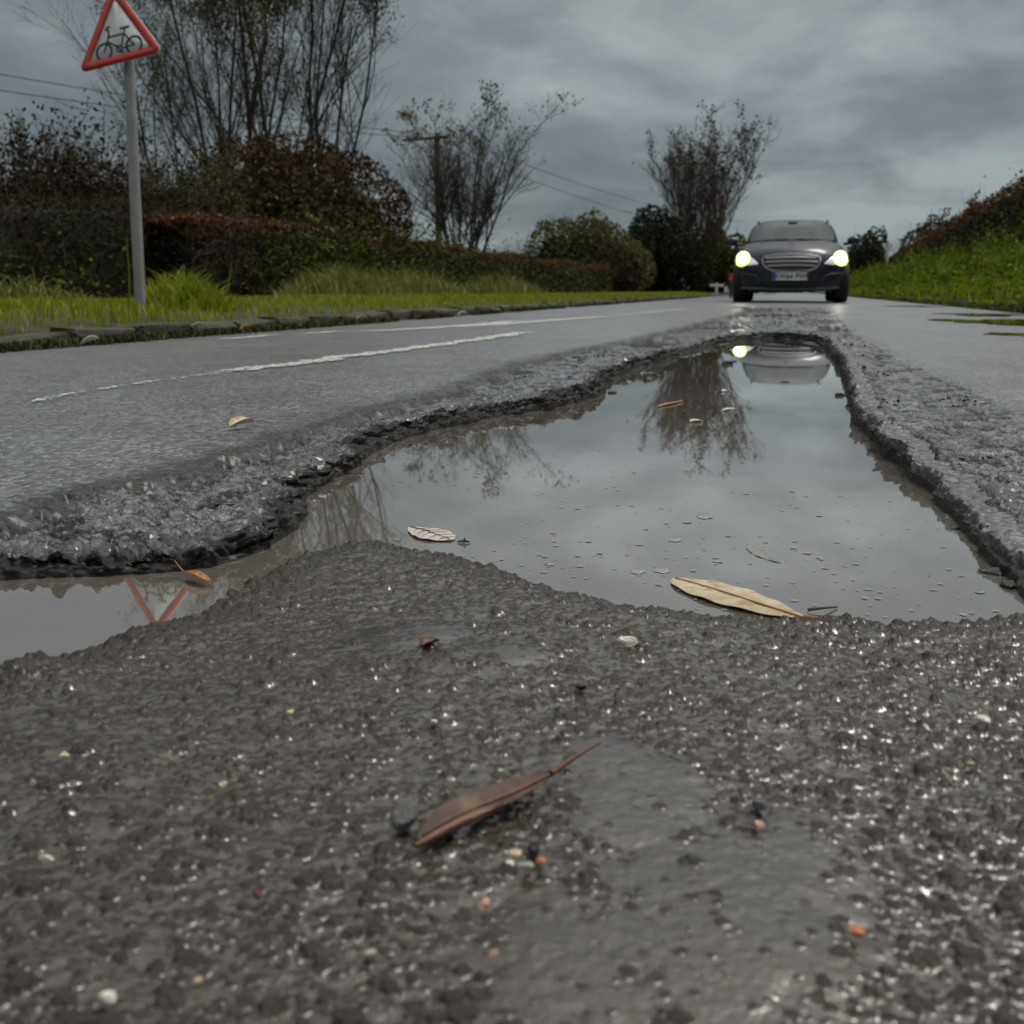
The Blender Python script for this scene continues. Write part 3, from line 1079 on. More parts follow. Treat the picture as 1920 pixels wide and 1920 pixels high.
MAT_RUSSET = foliage('hedge_leaves_russet', [(0.0, (0.07, 0.032, 0.012)), (0.6, (0.16, 0.070, 0.026)), (1.0, (0.25, 0.12, 0.05))], 0.8, 0.12, 0.15)
MAT_IVY = foliage('hedge_ivy_green', [(0.0, (0.032, 0.045, 0.007)), (0.6, (0.075, 0.10, 0.014)), (1.0, (0.13, 0.155, 0.025))], 0.75, 0.15, 0.15)
MAT_TWIG = simple('bark_twig', (0.045, 0.036, 0.026), 0.85, var=0.35)
MAT_TWIGR = simple('bark_twig_russet', (0.085, 0.058, 0.045), 0.85, var=0.3)
MAT_BARK = simple('tree_bark', (0.05, 0.045, 0.034), 0.85, var=0.4, scale=8)
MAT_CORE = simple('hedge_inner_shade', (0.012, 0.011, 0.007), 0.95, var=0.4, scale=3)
MAT_OLIVE = foliage('tree_leaves_olive', [(0.0, (0.045, 0.046, 0.012)), (0.6, (0.095, 0.094, 0.022)), (1.0, (0.17, 0.16, 0.04))], 0.75, 0.15, 0.25)
MAT_DARKEV = foliage('evergreen_leaves', [(0.0, (0.010, 0.016, 0.008)), (0.6, (0.022, 0.032, 0.013)), (1.0, (0.045, 0.058, 0.02))], 0.75, 0.15, 0.05)
MAT_BUSH = foliage('big_bush_leaves', [(0.0, (0.026, 0.016, 0.008)), (0.6, (0.060, 0.037, 0.017)), (1.0, (0.11, 0.07, 0.032))], 0.8, 0.12, 0.1)
MAT_BROWN = foliage('bush_leaves_brown', [(0.0, (0.018, 0.013, 0.008)), (0.6, (0.036, 0.025, 0.013)), (1.0, (0.07, 0.046, 0.02))], 0.8, 0.12, 0.1)


# --- grass on the left verge: denser near, coarser far
def verge_pts(n, x0, x1, y0, y1, seed, p=1.7):
    g = np.random.default_rng(seed)
    X = g.uniform(x0, x1, n)
    Y = y0 + (y1 - y0) * g.random(n) ** p
    return X, Y


X, Y = verge_pts(68000, -7.0, -2.86, 1.5, 46, 21, 1.9)
hg = 0.035 + 0.045 * np.random.default_rng(5).random(len(X)) + 0.05 * np.clip(fbm(X, Y, 1.3, 3, 51) + 0.1, 0, 1)
hg *= smooth(-2.78, -3.05, X) * 0.6 + 0.4
blades(X, Y, zl(X) - 0.005, hg, 0.0033 + 0.00025 * Y, 0.55, 'verge_grass', MAT_GRASS, 3, kind='stuff', label='short bright grass on the left verge')
X, Y = verge_pts(16000, 2.16, 4.2, 4, 60, 22, 1.5)
blades(X, Y, zr_(X), 0.10 + 0.16 * np.random.default_rng(8).random(len(X)), 0.004 + 0.0002 * Y, 0.6, 'bank_grass', MAT_GRASS, 4, kind='stuff', label='grass at the foot of the right bank')
# moss, weeds and litter in the left gutter
g = np.random.default_rng(31)
n = 22000
Y = 1.5 + 34 * g.random(n) ** 1.9
X = KERB_L + 0.02 + np.abs(g.normal(0, 0.045, n))
keep = fbm(X * 0.3, Y, 1.6, 3, 66) > -0.12
X, Y = X[keep], Y[keep]
Z = road_base(X, Y)
blades(X, Y, Z, 0.012 + 0.04 * g.random(len(X)), 0.004 + 0.0002 * Y, 0.9, 'gutter_weeds', foliage('gutter_moss', [(0.0, (0.016, 0.022, 0.005)), (0.7, (0.045, 0.055, 0.01)), (1.0, (0.09, 0.06, 0.03))], 0.7, 0.2), 6, kind='stuff', label='moss and weeds in the left gutter')

# --- tall grass clumps on the verge
clumps = [(345, 545, 6.9, 0.30, 0.30, 900, 'rounded bright tussock of long grass just right of the sign post'), (640, 548, 13.0, 0.75, 0.55, 1300, 'tall pale grass clump against the hedge, leftmost of three beyond the sign'),
          (760, 546, 16.0, 0.9, 0.6, 1200, 'tall green grass clump against the hedge, second of three beyond the sign'), (930, 546, 22.0, 1.0, 0.6, 1000, 'far green grass clump under the hedge, third of three beyond the sign'), (30, 560, 8.3, 0.5, 0.28, 500, 'straggly grass tuft at the left end of the verge')]
for i, (a, b, D, rad, hh, n, lab) in enumerate(clumps):
    c = far(a, b, D)
    g = np.random.default_rng(60 + i)
    th, rr_ = g.uniform(0, 6.283, n), rad * np.sqrt(g.random(n))
    X, Y = c[0] + rr_ * np.cos(th), c[1] + rr_ * np.sin(th)
    hg = hh * (1.05 - 0.75 * (rr_ / rad) ** 1.5) * g.uniform(0.7, 1.1, n)
    blades(X, Y, zl(X), hg, 0.004 + 0.0002 * D, 0.75, 'grass_tussock', MAT_TALL if i else MAT_GRASS, 70 + i, label=lab, cat='grass tussock', group='long grass clumps on the verge')

# --- dry stalks beside the post
for i, (a, b, top, D) in enumerate(((240, 545, 440, 6.7), (418, 540, 490, 8.2), (65, 556, 500, 8.6))):
    p0, p1 = far(a, b, D), far(a - 4 + 20 * (i == 1), top, D)
    p0[2] = zl(p0[0])
    A_ = Acc().tube([p0, (p0 + p1) / 2 + np.array([.01, 0, 0]), p1], [0.006, 0.005, 0.002], 5)
    A_.build('dry_stalk', MAT_TALL, label=['dry stalk standing close left of the sign post', 'short leaning dry stalk right of the grass tussock', 'thin dry stalk near the left edge of the verge'][i], cat='dry stalk', group='dry stalks on the verge')


# --- hedges
def hedge(name, x0, x1, ya, yb, hfun, ground, n, label, russet=True, ivy=(), seed=1, size=0.05, mats=None, front=+1):
    """trimmed hedge: leaf shell over a solid core coloured as shade; front side at x1 when front=+1 else x0"""
    g = np.random.default_rng(seed)
    root = empty(name, ((x0 + x1) / 2, (ya + yb) / 2, 0), label=label, cat='hedge')
    bx, by = root.location[0], root.location[1]
    hm, rm, im = mats or (MAT_HEDGE, MAT_RUSSET, MAT_IVY)
    # solid dark core: inner shade put into the colour, stops see-through
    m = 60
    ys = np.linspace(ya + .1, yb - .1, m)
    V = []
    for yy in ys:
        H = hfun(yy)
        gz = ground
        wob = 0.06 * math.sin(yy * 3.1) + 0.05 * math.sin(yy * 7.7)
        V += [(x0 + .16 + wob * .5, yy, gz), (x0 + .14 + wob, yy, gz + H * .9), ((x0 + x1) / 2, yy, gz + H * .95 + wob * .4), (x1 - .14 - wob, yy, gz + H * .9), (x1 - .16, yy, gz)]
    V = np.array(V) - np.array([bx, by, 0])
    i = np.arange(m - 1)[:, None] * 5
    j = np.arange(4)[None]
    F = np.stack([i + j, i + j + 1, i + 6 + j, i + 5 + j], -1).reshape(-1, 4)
    mesh_np('shade_core', V, F, MAT_CORE, root)

    def pts(k, zlo, zhi, depth, p=1.6):
        yy = ya + (yb - ya) * g.random(k) ** p
        H = np.array([hfun(v) for v in yy])
        t = zlo + (zhi - zlo) * g.random(k)
        zz = ground + H * t + 0.035 * g.normal(size=k)
        xf = x1 if front > 0 else x0
        xx = xf - front * np.abs(g.normal(0, depth, k)) + front * 0.10 * fbm(yy, zz * 1.5, 1.6, 3, 9)
        return np.stack([xx, yy, zz], -1), yy

    def off(C):
        return C - np.array([bx, by, 0])
    C, yy = pts(int(n * .62), 0.0, 1.0, 0.10)
    leaf_obj(off(C), size * (1 + 0.018 * yy), 'foliage', hm, seed + 1, root)
    # top surface
    k = int(n * .22)
    yy = ya + (yb - ya) * g.random(k) ** 1.6
    H = np.array([hfun(v) for v in yy])
    xx = g.uniform(x0, x1, k)
    zz = ground + H * (1 + 0.05 * fbm(yy, xx, 1.3, 3, 15)) + 0.03 * g.normal(size=k)
    leaf_obj(off(np.stack([xx, yy, zz], -1)), size * (1 + 0.018 * yy), 'top_foliage', rm if russet else hm, seed + 2, root)
    k = int(n * .04)
    zz = ground + hfun(ya) * g.random(k)
    leaf_obj(off(np.stack([g.uniform(x0, x1, k), ya + np.abs(g.normal(0, .12, k)), zz], -1)), size * 1.2, 'end_foliage', hm, seed + 7, root)
    if russet:
        C, yy = pts(int(n * .10), 0.82, 1.0, 0.06)
        leaf_obj(off(C), size * .8 * (1 + 0.018 * yy), 'russet_foliage', rm, seed + 3, root)
    C, yy = pts(int(n * .05), 0.1, 0.9, 0.06)
    twigs(off(C), 0.3, 0.005 * (1 + 0.02 * yy.mean()), 'twigs', MAT_TWIG, seed + 4, root, 0.8, 0.6)
    k = int(n * .03)
    yy = ya + (yb - ya) * g.random(k) ** 1.6
    H = np.array([hfun(v) for v in yy])
    twigs(off(np.stack([g.uniform(x0, x1, k), yy, ground + H * .93], -1)), 0.22, 0.005, 'top_twigs', MAT_TWIGR if russet else MAT_TWIG, seed + 5, root, 1.5, 0.5)
    for q, (yc, yw, zt, cnt) in enumerate(ivy):
        yy = yc + yw * g.normal(size=cnt) * .5
        zz = ground + zt * np.abs(g.normal(0, .5, cnt)) * np.array([hfun(v) for v in yy])
        xf = x1 if front > 0 else x0
        C = np.stack([xf + front * g.uniform(-.05, .14, cnt), yy, zz], -1)
        leaf_obj(off(C), 0.06 * (1 + 0.015 * yc), 'ivy', im, seed + 10 + q, root)
    return root


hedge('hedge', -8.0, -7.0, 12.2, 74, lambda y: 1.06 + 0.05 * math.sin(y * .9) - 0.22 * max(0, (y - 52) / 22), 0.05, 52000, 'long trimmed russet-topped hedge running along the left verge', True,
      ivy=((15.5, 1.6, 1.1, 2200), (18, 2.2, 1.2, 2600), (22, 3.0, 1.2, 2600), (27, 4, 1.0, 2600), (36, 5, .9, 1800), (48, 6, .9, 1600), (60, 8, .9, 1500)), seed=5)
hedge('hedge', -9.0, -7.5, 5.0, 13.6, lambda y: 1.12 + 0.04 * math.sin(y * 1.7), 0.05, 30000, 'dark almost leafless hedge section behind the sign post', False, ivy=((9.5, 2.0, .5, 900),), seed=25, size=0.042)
hedge('hedge', 4.6, 6.2, 14, 75, lambda y: max(0.5, 2.05 - 0.026 * (y - 24)), 0.5, 32000, 'brown hedge climbing above the green bank on the right', True, ivy=((24, 6, .7, 1800),), seed=45, size=0.06, front=-1)

# --- nettles and weeds on the right bank
g = np.random.default_rng(81)
npl = 2300
PY = 5.5 + 55 * g.random(npl) ** 1.5
PX = 2.12 + 2.6 * g.random(npl) ** 0.8
PH = np.clip((PX - 2.0) * 1.2, 0.12, 1) * (0.42 + 0.55 * np.clip(fbm(PX, PY, 1.3, 3, 14) + 0.35, 0, 1)) * g.uniform(.7, 1.25, npl)
per = 20
t = np.tile(np.linspace(.12, 1, per), npl)
lx, ly, hh = (np.repeat(a_, per) for a_ in (PX, PY, PH))
lean_x, lean_y = np.repeat(g.normal(0, .18, npl), per), np.repeat(g.normal(0, .18, npl), per)
rad = .10 * (1.15 - t) + .03
th_ = g.uniform(0, 6.283, npl * per)
C = np.stack([lx + lean_x * hh * t + rad * np.cos(th_), ly + lean_y * hh * t + rad * np.sin(th_), zr_(lx) + hh * t], -1)
C[:, 0] = np.maximum(C[:, 0], 2.05)
leaf_obj(C, (0.085 - .045 * t) * (1 + 0.012 * ly), 'bank_weeds', MAT_WEED, 82, up=0.5, aspect=0.6, kind='stuff', label='nettles and green weeds covering the right bank')
n = 7000
Y = 5.5 + 40 * g.random(n) ** 1.5
X = KERB_R - 0.02 + np.abs(g.normal(0, 0.09, n))
keep = fbm(X * .2, Y, 0.9, 3, 5) > -0.15
X, Y = X[keep], Y[keep]
leaf_obj(np.stack([X, Y, 0.02 + 0.10 * g.random(len(X))], -1), 0.04 * (1 + 0.012 * Y), 'kerb_weeds', MAT_WEED, 83, up=0.9, kind='stuff', label='weeds spilling over the right kerb')


# ------------------------------------------------------------------ trees
def make_tree(name, base, H, spread, stems, seed, bark, twig, leafmat=None, leaves=0, leafsize=0.08, label='', upright=0.8, trunk_r=0.09, levels=(7, 6, 6), fork=0.12, leaf_top=0.0, group=None, cat='tree', twr=0.006):
    rg = random.Random(seed)
    root = empty(name, base, label=label, cat=cat, group=group)
    trunk, limbs, tw = Acc(), Acc(), Acc()
    tips = []

    def grow(p, d, ln, r, lev):
        n = 5 if lev < 2 else 4 if lev == 2 else 2
        P = [np.array(p, float)]
        dd = np.array(d, float)
        for q in range(n):
            dd = dd + np.array([rg.gauss(0, .055 + .07 * lev), rg.gauss(0, .055 + .07 * lev), rg.gauss(0, .05) + (.10 * upright if lev == 1 else 0.03)])
            dd /= np.linalg.norm(dd)
            P.append(P[-1] + dd * ln / n)
        rad = np.linspace(r, max(r * (.45 if lev < 2 else .3), twr * .5), n + 1)
        (trunk if lev == 0 else limbs if lev == 1 else tw).tube(P, rad, 6 if lev == 0 else 4 if lev == 1 else 3)
        if lev >= 2:
            tips.extend(P[1:])
        if lev >= 3:
            return
        for c in range(levels[lev]):
            t = rg.uniform(.22 if lev == 0 else .15, 1.0)
            k = t * n
            i = min(int(k), n - 1)
            q = P[i] + (P[i + 1] - P[i]) * (k - i)
            rr = np.interp(t, [0, 1], [rad[0], rad[-1]])
            a = rg.uniform(0, 6.283)
            side = np.array([math.cos(a), math.sin(a), rg.uniform(-.1, .35)])
            nd = dd * (.9 * upright + .2) + side * (rg.uniform(.38, .75) if lev == 0 else rg.uniform(.65, 1.15)) * spread
            nd /= np.linalg.norm(nd)
            grow(q, nd, ln * rg.uniform(.36, .62) * (1.12 - .45 * t), rr * .55, lev + 1)

    for s in range(stems):
        a = s * 6.283 / max(stems, 1) + rg.uniform(-.4, .4)
        k = fork * 1.45 * math.sqrt((s + .5) / stems) * rg.uniform(.75, 1.15) if stems > 1 else .03
        a = s * 2.4 + rg.uniform(-.3, .3)
        d = np.array([math.cos(a) * k * spread * 2.2, math.sin(a) * k * spread * 2.2, 1.0])
        d /= np.linalg.norm(d)
        b = np.array([math.cos(a), math.sin(a), 0]) * .12 * (stems > 1) * H / 8
        grow(b, d, H * rg.uniform(.72, .92), trunk_r * rg.uniform(.7, 1.0), 0)
    trunk.build('trunk', bark, root, True)
    limbs.build('limbs', bark, root, True, kind='stuff')
    tw.build('twigs', twig, root, kind='stuff')
    if leaves and leafmat:
        T = np.array(tips)
        g2 = np.random.default_rng(seed)
        z0 = T[:, 2].max()
        wgt = np.clip((T[:, 2] / z0 - leaf_top), 0.02, 1) ** 1.2
        clump = np.clip(fbm(T[:, 0] + 9, T[:, 1] + T[:, 2], 0.55, 3, seed) + .12, 0.0, 1)
        wgt = wgt * clump
        idx = g2.choice(len(T), leaves, p=wgt / wgt.sum())
        C = T[idx] + g2.normal(0, .10 * H / 8, (leaves, 3))
        leaf_obj(C, leafsize, 'leaves', leafmat, seed + 1, root)
    return root


def gbase(px_, D, z=0.1):
    p = far(px_, 545, D)
    return (p[0], p[1], z)


make_tree('tree', gbase(415, 27), 8.2, 0.66, 4, 101, MAT_BARK, MAT_TWIG, MAT_OLIVE, 12000, 0.075, 'tall multi-stemmed tree left of the brown bush, thin autumn leaves', levels=(9, 8, 5), fork=.13, leaf_top=.35, trunk_r=.06, group='tall thin-leaved trees behind the hedge')
make_tree('tree', gbase(505, 28), 9.4, 0.66, 4, 102, MAT_BARK, MAT_TWIG, MAT_OLIVE, 12000, 0.075, 'tallest multi-stemmed tree rising above the middle of the brown bush', levels=(9, 8, 5), fork=.10, leaf_top=.35, trunk_r=.065, group='tall thin-leaved trees behind the hedge')
make_tree('tree', gbase(605, 28), 9.0, 0.6, 4, 113, MAT_BARK, MAT_TWIG, MAT_OLIVE, 14000, 0.075, 'leafier tall tree rising above the right half of the brown bush', levels=(9, 8, 5), fork=.11, leaf_top=.4, trunk_r=.06, group='tall thin-leaved trees behind the hedge')
make_tree('tree', gbase(325, 29), 7.2, 0.7, 3, 104, MAT_BARK, MAT_TWIG, MAT_OLIVE, 3000, 0.06, 'slender leaning tree just right of the sign post', levels=(9, 8, 5), fork=.14, leaf_top=.4, trunk_r=.04, group='tall thin-leaved trees behind the hedge')
make_tree('tree', gbase(868, 38), 5.6, 0.85, 9, 105, MAT_BARK, MAT_TWIG, MAT_OLIVE, 1500, 0.11, 'bare open-crowned tree beside the utility pole', levels=(9, 8, 5), fork=.17, leaf_top=.6, trunk_r=.06, twr=.010)
make_tree('tree', gbase(735, 40), 4.0, 0.9, 3, 107, MAT_BARK, MAT_TWIG, None, 0, .1, 'small bare tree between the brown bush and the utility pole', levels=(9, 8, 5), fork=.3, trunk_r=.05, twr=.008)
make_tree('tree', gbase(1312, 57), 7.4, 0.62, 15, 106, MAT_TWIGR, MAT_TWIGR, MAT_BROWN, 1600, 0.16, 'round-headed bare reddish tree rising behind the dark evergreens', levels=(8, 7, 6), fork=.20, leaf_top=.5, trunk_r=.055, upright=1.0, twr=.016)


def make_bush(name, px_, D, z0, rx, ry, H, n, size, mat, seed, label, cat='bush', twg=300, lumps=7, group=None, twmat=None, solid=.8, dome=False):
    """bush: several overlapping leafy lumps with twigs standing out"""
    g = np.random.default_rng(seed)
    root = empty(name, gbase(px_, D, z0), label=label, cat=cat, group=group)
    cs = []
    for q in range(lumps):
        a = g.uniform(-1, 1)
        hh = H * math.sqrt(max(0.15, 1 - a * a * .8)) * g.uniform(.72, 1.0)
        if dome and q < 3:
            cs.append(((q - 1) * rx * .38, 0, H * .42, rx * (.62, .66, .58)[q], ry, H * (.5, .56, .46)[q]))
            continue
        cs.append((a * rx * .75, g.uniform(-.5, .5) * ry, hh * .5, rx * g.uniform(.32, .5), ry * .7, hh * .5))
    pts = []
    for q in range(lumps):
        cx, cy, cz, ax, ay, azz = cs[q]
        k = n // lumps if not dome else (int(n * .22) if q < 3 else int(n * .34 / (lumps - 3)))
        d = g.normal(size=(k, 3))
        d /= np.linalg.norm(d, axis=1)[:, None]
        r = g.random(k) ** .33
        r = np.where(g.random(k) < solid, .75 + .3 * r, r)
        P = np.stack([cx + d[:, 0] * r * ax, cy + d[:, 1] * r * ay, cz + d[:, 2] * r * azz], -1)
        P += 0.18 * azz * np.stack([fbm(P[:, 0] + q, P[:, 2] * 1.1, 1.6, 3, seed + s) for s in range(3)], -1)
        pts.append(P[P[:, 2] > -.05])
    C = np.concatenate(pts)
    leaf_obj(C, size, 'foliage', mat, seed + 1, root)
    # solid lumps coloured as the shade inside the bush
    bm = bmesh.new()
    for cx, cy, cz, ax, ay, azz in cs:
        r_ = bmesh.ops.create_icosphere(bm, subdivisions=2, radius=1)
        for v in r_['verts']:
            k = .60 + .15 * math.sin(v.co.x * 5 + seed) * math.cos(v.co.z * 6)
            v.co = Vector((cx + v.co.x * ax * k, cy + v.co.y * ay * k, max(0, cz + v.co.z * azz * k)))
    mesh_bm('shade_heart', bm, MAT_CORE, root)
    if twg:
        idx = g.choice(len(C), twg)
        twigs(C[idx] * np.array([.9, .9, .9]), H * .22, .006 + .0002 * D, 'twigs', twmat or MAT_TWIG, seed + 3, root, 1.2, .55)
    return root


make_bush('bush', 548, 22, 0.05, 2.35, 1.6, 3.1, 42000, .09, MAT_BUSH, 201, 'big rounded dark brown bush under the tall trees', twg=700, lumps=13, dome=True)
make_bush('bush', 695, 21, 0.05, 0.95, 1.0, 2.0, 14000, .08, MAT_BUSH, 202, 'lower dark brown bush at the right end of the big rounded bush', twg=200, lumps=4)


def scrub(px_, D, rx, H, seed, label, n=2600, mat=MAT_BROWN):
    """loose twiggy shrub with many upright stems, leaves thin at the top"""
    g = np.random.default_rng(seed)
    root = empty('shrub', gbase(px_, D, .1), label=label, cat='shrub', group='twiggy shrubs behind the left hedge')
    st = Acc()
    pts = []
    for q in range(70):
        b = np.array([g.uniform(-rx, rx), g.uniform(-.6, .6), 0])
        hh = H * g.uniform(.6, 1.05) * (1 - .25 * abs(b[0]) / rx)
        d = np.array([g.normal(0, .16), g.normal(0, .16), 1.0])
        P = [b + d * hh * t + g.normal(0, .04, 3) * t for t in (0, .3, .6, .85, 1)]
        st.tube(P, np.linspace(.016, .004, 5), 3)
        for t in g.uniform(.25, 1, 10):
            pp = b + d * hh * t
            pts.append(pp)
            e_ = pp + np.array([g.normal(0, .16), g.normal(0, .16), g.uniform(.08, .3)])
            st.tube([pp, (pp + e_) / 2 + g.normal(0, .02, 3), e_], [.006, .005, .003], 3)
            pts.append(e_)
    st.build('stems', MAT_TWIG, root, kind='stuff')
    P = np.array(pts)
    C = P[g.integers(0, len(P), n)] + g.normal(0, .08, (n, 3))
    low = C[:, 2] < H * .65
    leaf_obj(C, .075, 'leaves', mat, seed + 1, root)
    k = n
    C2 = np.stack([g.uniform(-rx, rx, k), g.uniform(-.5, .5, k), H * .62 * g.random(k)], -1)
    leaf_obj(C2, .09, 'inner_leaves', MAT_BROWN, seed + 2, root)


scrub(20, 15.5, 1.1, 2.25, 301, 'twiggy brown shrub at the far left edge', 3600)
scrub(110, 16, 1.1, 2.30, 302, 'twiggy shrub second from the left edge behind the dark hedge', 3600)
scrub(200, 16.5, 1.1, 2.35, 303, 'twiggy shrub directly left of the sign post', 3600)
scrub(300, 18, 1.0, 2.2, 304, 'thin pale shrub between the sign post and the big brown bush', 1800, MAT_OLIVE)
scrub(370, 18.5, .9, 2.5, 305, 'olive-leaved shrub at the left end of the big brown bush', 2600, MAT_OLIVE)

make_bush('bush', 1095, 50, 0, 2.7, 2.0, 4.1, 14000, .15, MAT_OLIVE, 401, 'olive bush left of the dark evergreens', twg=400, lumps=9, solid=.75)
make_bush('evergreen_tree', 1250, 56, 0, 2.4, 2.4, 4.9, 16000, .17, MAT_DARKEV, 402, 'dark dense evergreen standing left of the car', cat='tree', twg=200, lumps=7)
make_bush('bush', 1150, 47, 0, 1.6, 1.6, 2.2, 7000, .14, MAT_BROWN, 403, 'low brown bush in front of the dark evergreen', twg=150, lumps=5)
make_bush('evergreen_tree', 1350, 60, 0, 1.6, 2.0, 4.4, 9000, .17, MAT_OLIVE, 404, 'ivy-green tree directly left of the car roof', cat='tree', twg=200, lumps=6)
make_bush('bush', 960, 44, 0, .9, 1.2, 1.9, 3000, .12, MAT_BROWN, 405, 'small brown bush at the foot of the open-crowned tree', twg=150, lumps=3)
make_bush('evergreen_tree', 1432, 85, 0, .9, 1.2, 6.2, 3000, .22, MAT_DARKEV, 406, 'dark tree top showing over the left of the car roof', cat='tree', twg=80, lumps=4)
make_bush('evergreen_tree', 1650, 88, 0, 2.6, 2.4, 6.3, 9000, .24, MAT_DARKEV, 407, 'dark pointed evergreen right of the car', cat='tree', twg=120, lumps=6)
make_bush('bush', 1755, 62, 0, 2.5, 2.4, 4.4, 8000, .18, MAT_BROWN, 408, 'brown leafless thicket behind the right hedge', twg=500, lumps=6, solid=.6)
make_bush('bush', 1810, 58, 0, 1.2, 1.6, 4.9, 5000, .17, MAT_BROWN, 409, 'taller brown thicket top at the right hedge', twg=300, lumps=4, solid=.6)
make_bush('bush', 1560, 100, 0, 6.5, 2.4, 3.0, 9000, .28, MAT_DARKEV, 410, 'dark bushes closing the road behind the car', twg=100, lumps=8)

# ================================================================== UTILITY POLE AND WIRES
MAT_POLE = simple('weathered_pole_timber', (0.075, 0.06, 0.045), 0.85, var=0.3, scale=12)
MAT_WIRE = simple('dark_cable', (0.03, 0.032, 0.035), 0.6)
MAT_CER = simple('brown_glazed_insulator', (0.06, 0.035, 0.025), 0.3)
DP = 50.0
pt = far(820, 256, DP)
pole = empty('utility_pole', (pt[0], pt[1], 0), label='wooden utility pole with a crossarm rising behind the hedge', cat='utility pole')
H_ = pt[2]
Acc().tube([(0, 0, 0), (0, 0, H_ * .5), (0, 0, H_ + .15)], [.16, .14, .12], 10).build('post', MAT_POLE, pole, True)
bm = bmesh.new()
bm_box(bm, (0, -.13, H_ - .08), (2.0, .1, .12), .01)
arm = mesh_bm('crossarm', bm, MAT_POLE, pole)
armrot = R(12)
arm.rotation_euler = (0, R(-4), armrot)
ins = []
for xx in (-.85, 0.75):
    Acc().tube([(0, 0, 0), (0, 0, .05), (0, 0, .1), (0, 0, .15), (0, 0, .2)], [.03, .07, .045, .065, .03], 8).build('insulator', MAT_CER, pole, True).location = (xx * math.cos(armrot), xx * math.sin(armrot) - .13, H_ - .01)


def wire(p0, p1, sag, label):
    P = []
    for t in np.linspace(0, 1, 24):
        q = p0 * (1 - t) + p1 * t
        P.append(q - np.array([0, 0, sag * 4 * t * (1 - t)]))
    Acc().tube(P, .017, 5).build('overhead_wire', MAT_WIRE, label=label, cat='wire', group='overhead wires on the utility pole')


wA = far(790, 258, DP)
wB = far(848, 256, DP)
wire(wA, far(-260, 128, 40), .25, 'lower overhead wire left of the pole, crossing the sky behind the sign post')
wire(wB, far(-260, 92, 41), .25, 'upper overhead wire left of the pole, nearest under the sign plate')
wire(wB, far(1400, 415, 120), .8, 'upper overhead wire running right from the pole to the bare reddish tree')
wire(wA, far(1400, 445, 120), .8, 'lower overhead wire running right from the pole to the bare reddish tree')

# ================================================================== CYCLE SIGN
MAT_GALV = simple('galvanised_post', (0.27, 0.275, 0.27), 0.5, metal=.25, var=.15, scale=8)
MAT_RED = simple('sign_red', (0.42, 0.012, 0.014), 0.35, var=.08, scale=30)
MAT_WHITE = simple('sign_white', (0.52, 0.55, 0.58), 0.35, var=.06, scale=12)
MAT_BLACK = simple('sign_black', (0.012, 0.012, 0.014), 0.4, var=.1)
MAT_BACK = simple('sign_back_grey', (0.2, 0.2, 0.2), 0.5, metal=.5)
DS = 6.6
n_s = np.array([0, -math.cos(R(14)), math.sin(R(14))])
d0 = ray(228, 60)
P0 = _C + d0 * (DS / math.hypot(d0[0], d0[1]))


def on_sign(x, y):
    d = ray(x, y)
    return _C + d * (((P0 - _C) @ n_s) / (d @ n_s))


BL, BR, AP = on_sign(147, 138), on_sign(308, 97), on_sign(213, -30)
side = np.mean([np.linalg.norm(BL - BR), np.linalg.norm(BR - AP), np.linalg.norm(AP - BL)])
U = BR - BL
U /= np.linalg.norm(U)
W_ = np.cross(n_s, U)
CEN = (BL + BR + AP) / 3
pb = far(262, 562, DS)
zb = float(zl(pb[0]))
sign = empty('cycle_warning_sign', (pb[0], pb[1], zb), label='red-bordered triangular warning sign with a black bicycle on a leaning grey post', cat='road sign')
O_ = np.array([pb[0], pb[1], zb])
ptop = far(232, 122, DS) + np.array([0, .05, 0])
back = -n_s
ptop2 = ptop + (ptop - O_) * .28
Acc().tube([(0, 0, -.1), (ptop - O_) * .5, ptop - O_, ptop2 - O_], [.030, .030, .0285, .0285], 14).build('post', MAT_GALV, sign, True)


def plate(rad_c, r_in, size, y0, y1, name, mat, parent, hole=None):
    """rounded triangle in the sign plane between offsets y0..y1 (towards the viewer), optional triangular hole"""
    def ring(sz, rc, k=7):
        pts = []
        for q in range(3):
            a = R(90 + 120 * q)
            rr_ = sz / math.sqrt(3) - 2 * rc
            cx, cy = rr_ * math.cos(a), rr_ * math.sin(a)
            for t in range(k):
                b = a + R(-60 + 120 * t / (k - 1))
                pts.append((cx + rc * math.cos(b), cy + rc * math.sin(b)))
        return pts
    o = ring(size, rad_c)
    to = lambda u, v, d: CEN + U * u + W_ * v + n_s * d - O_
    V, Q, T = [], [], []
    n = len(o)
    if hole:
        h = ring(hole, r_in)
        for d in (y1, y0):
            V += [to(*p, d) for p in o] + [to(*p, d) for p in h]
        for i in range(n):
            j = (i + 1) % n
            Q += [[i, j, n + j, n + i], [i, 2 * n + i, 2 * n + j, j], [n + i, n + j, 3 * n + j, 3 * n + i]]
        return mesh_np(name, V, np.array(Q), mat, parent)
    for d in (y1, y0):
        V += [to(*p, d) for p in o]
    V += [to(0, 0, y1), to(0, 0, y0)]
    for i in range(n):
        j = (i + 1) % n
        Q.append([i, n + i, n + j, j])
        T += [[i, j, 2 * n], [n + j, n + i, 2 * n + 1]]
    return mesh_np(name, V, [np.array(Q), np.array(T)], mat, parent)


face = plate(.028, 0, side, 0, .004, 'sign_plate', MAT_WHITE, sign)
plate(.028, .008, side - .004, .0042, .0058, 'red_border', MAT_RED, face, hole=side * .70)
# bicycle symbol, read in plate units (u to the right, v up), front wheel on the left
bic = Acc()


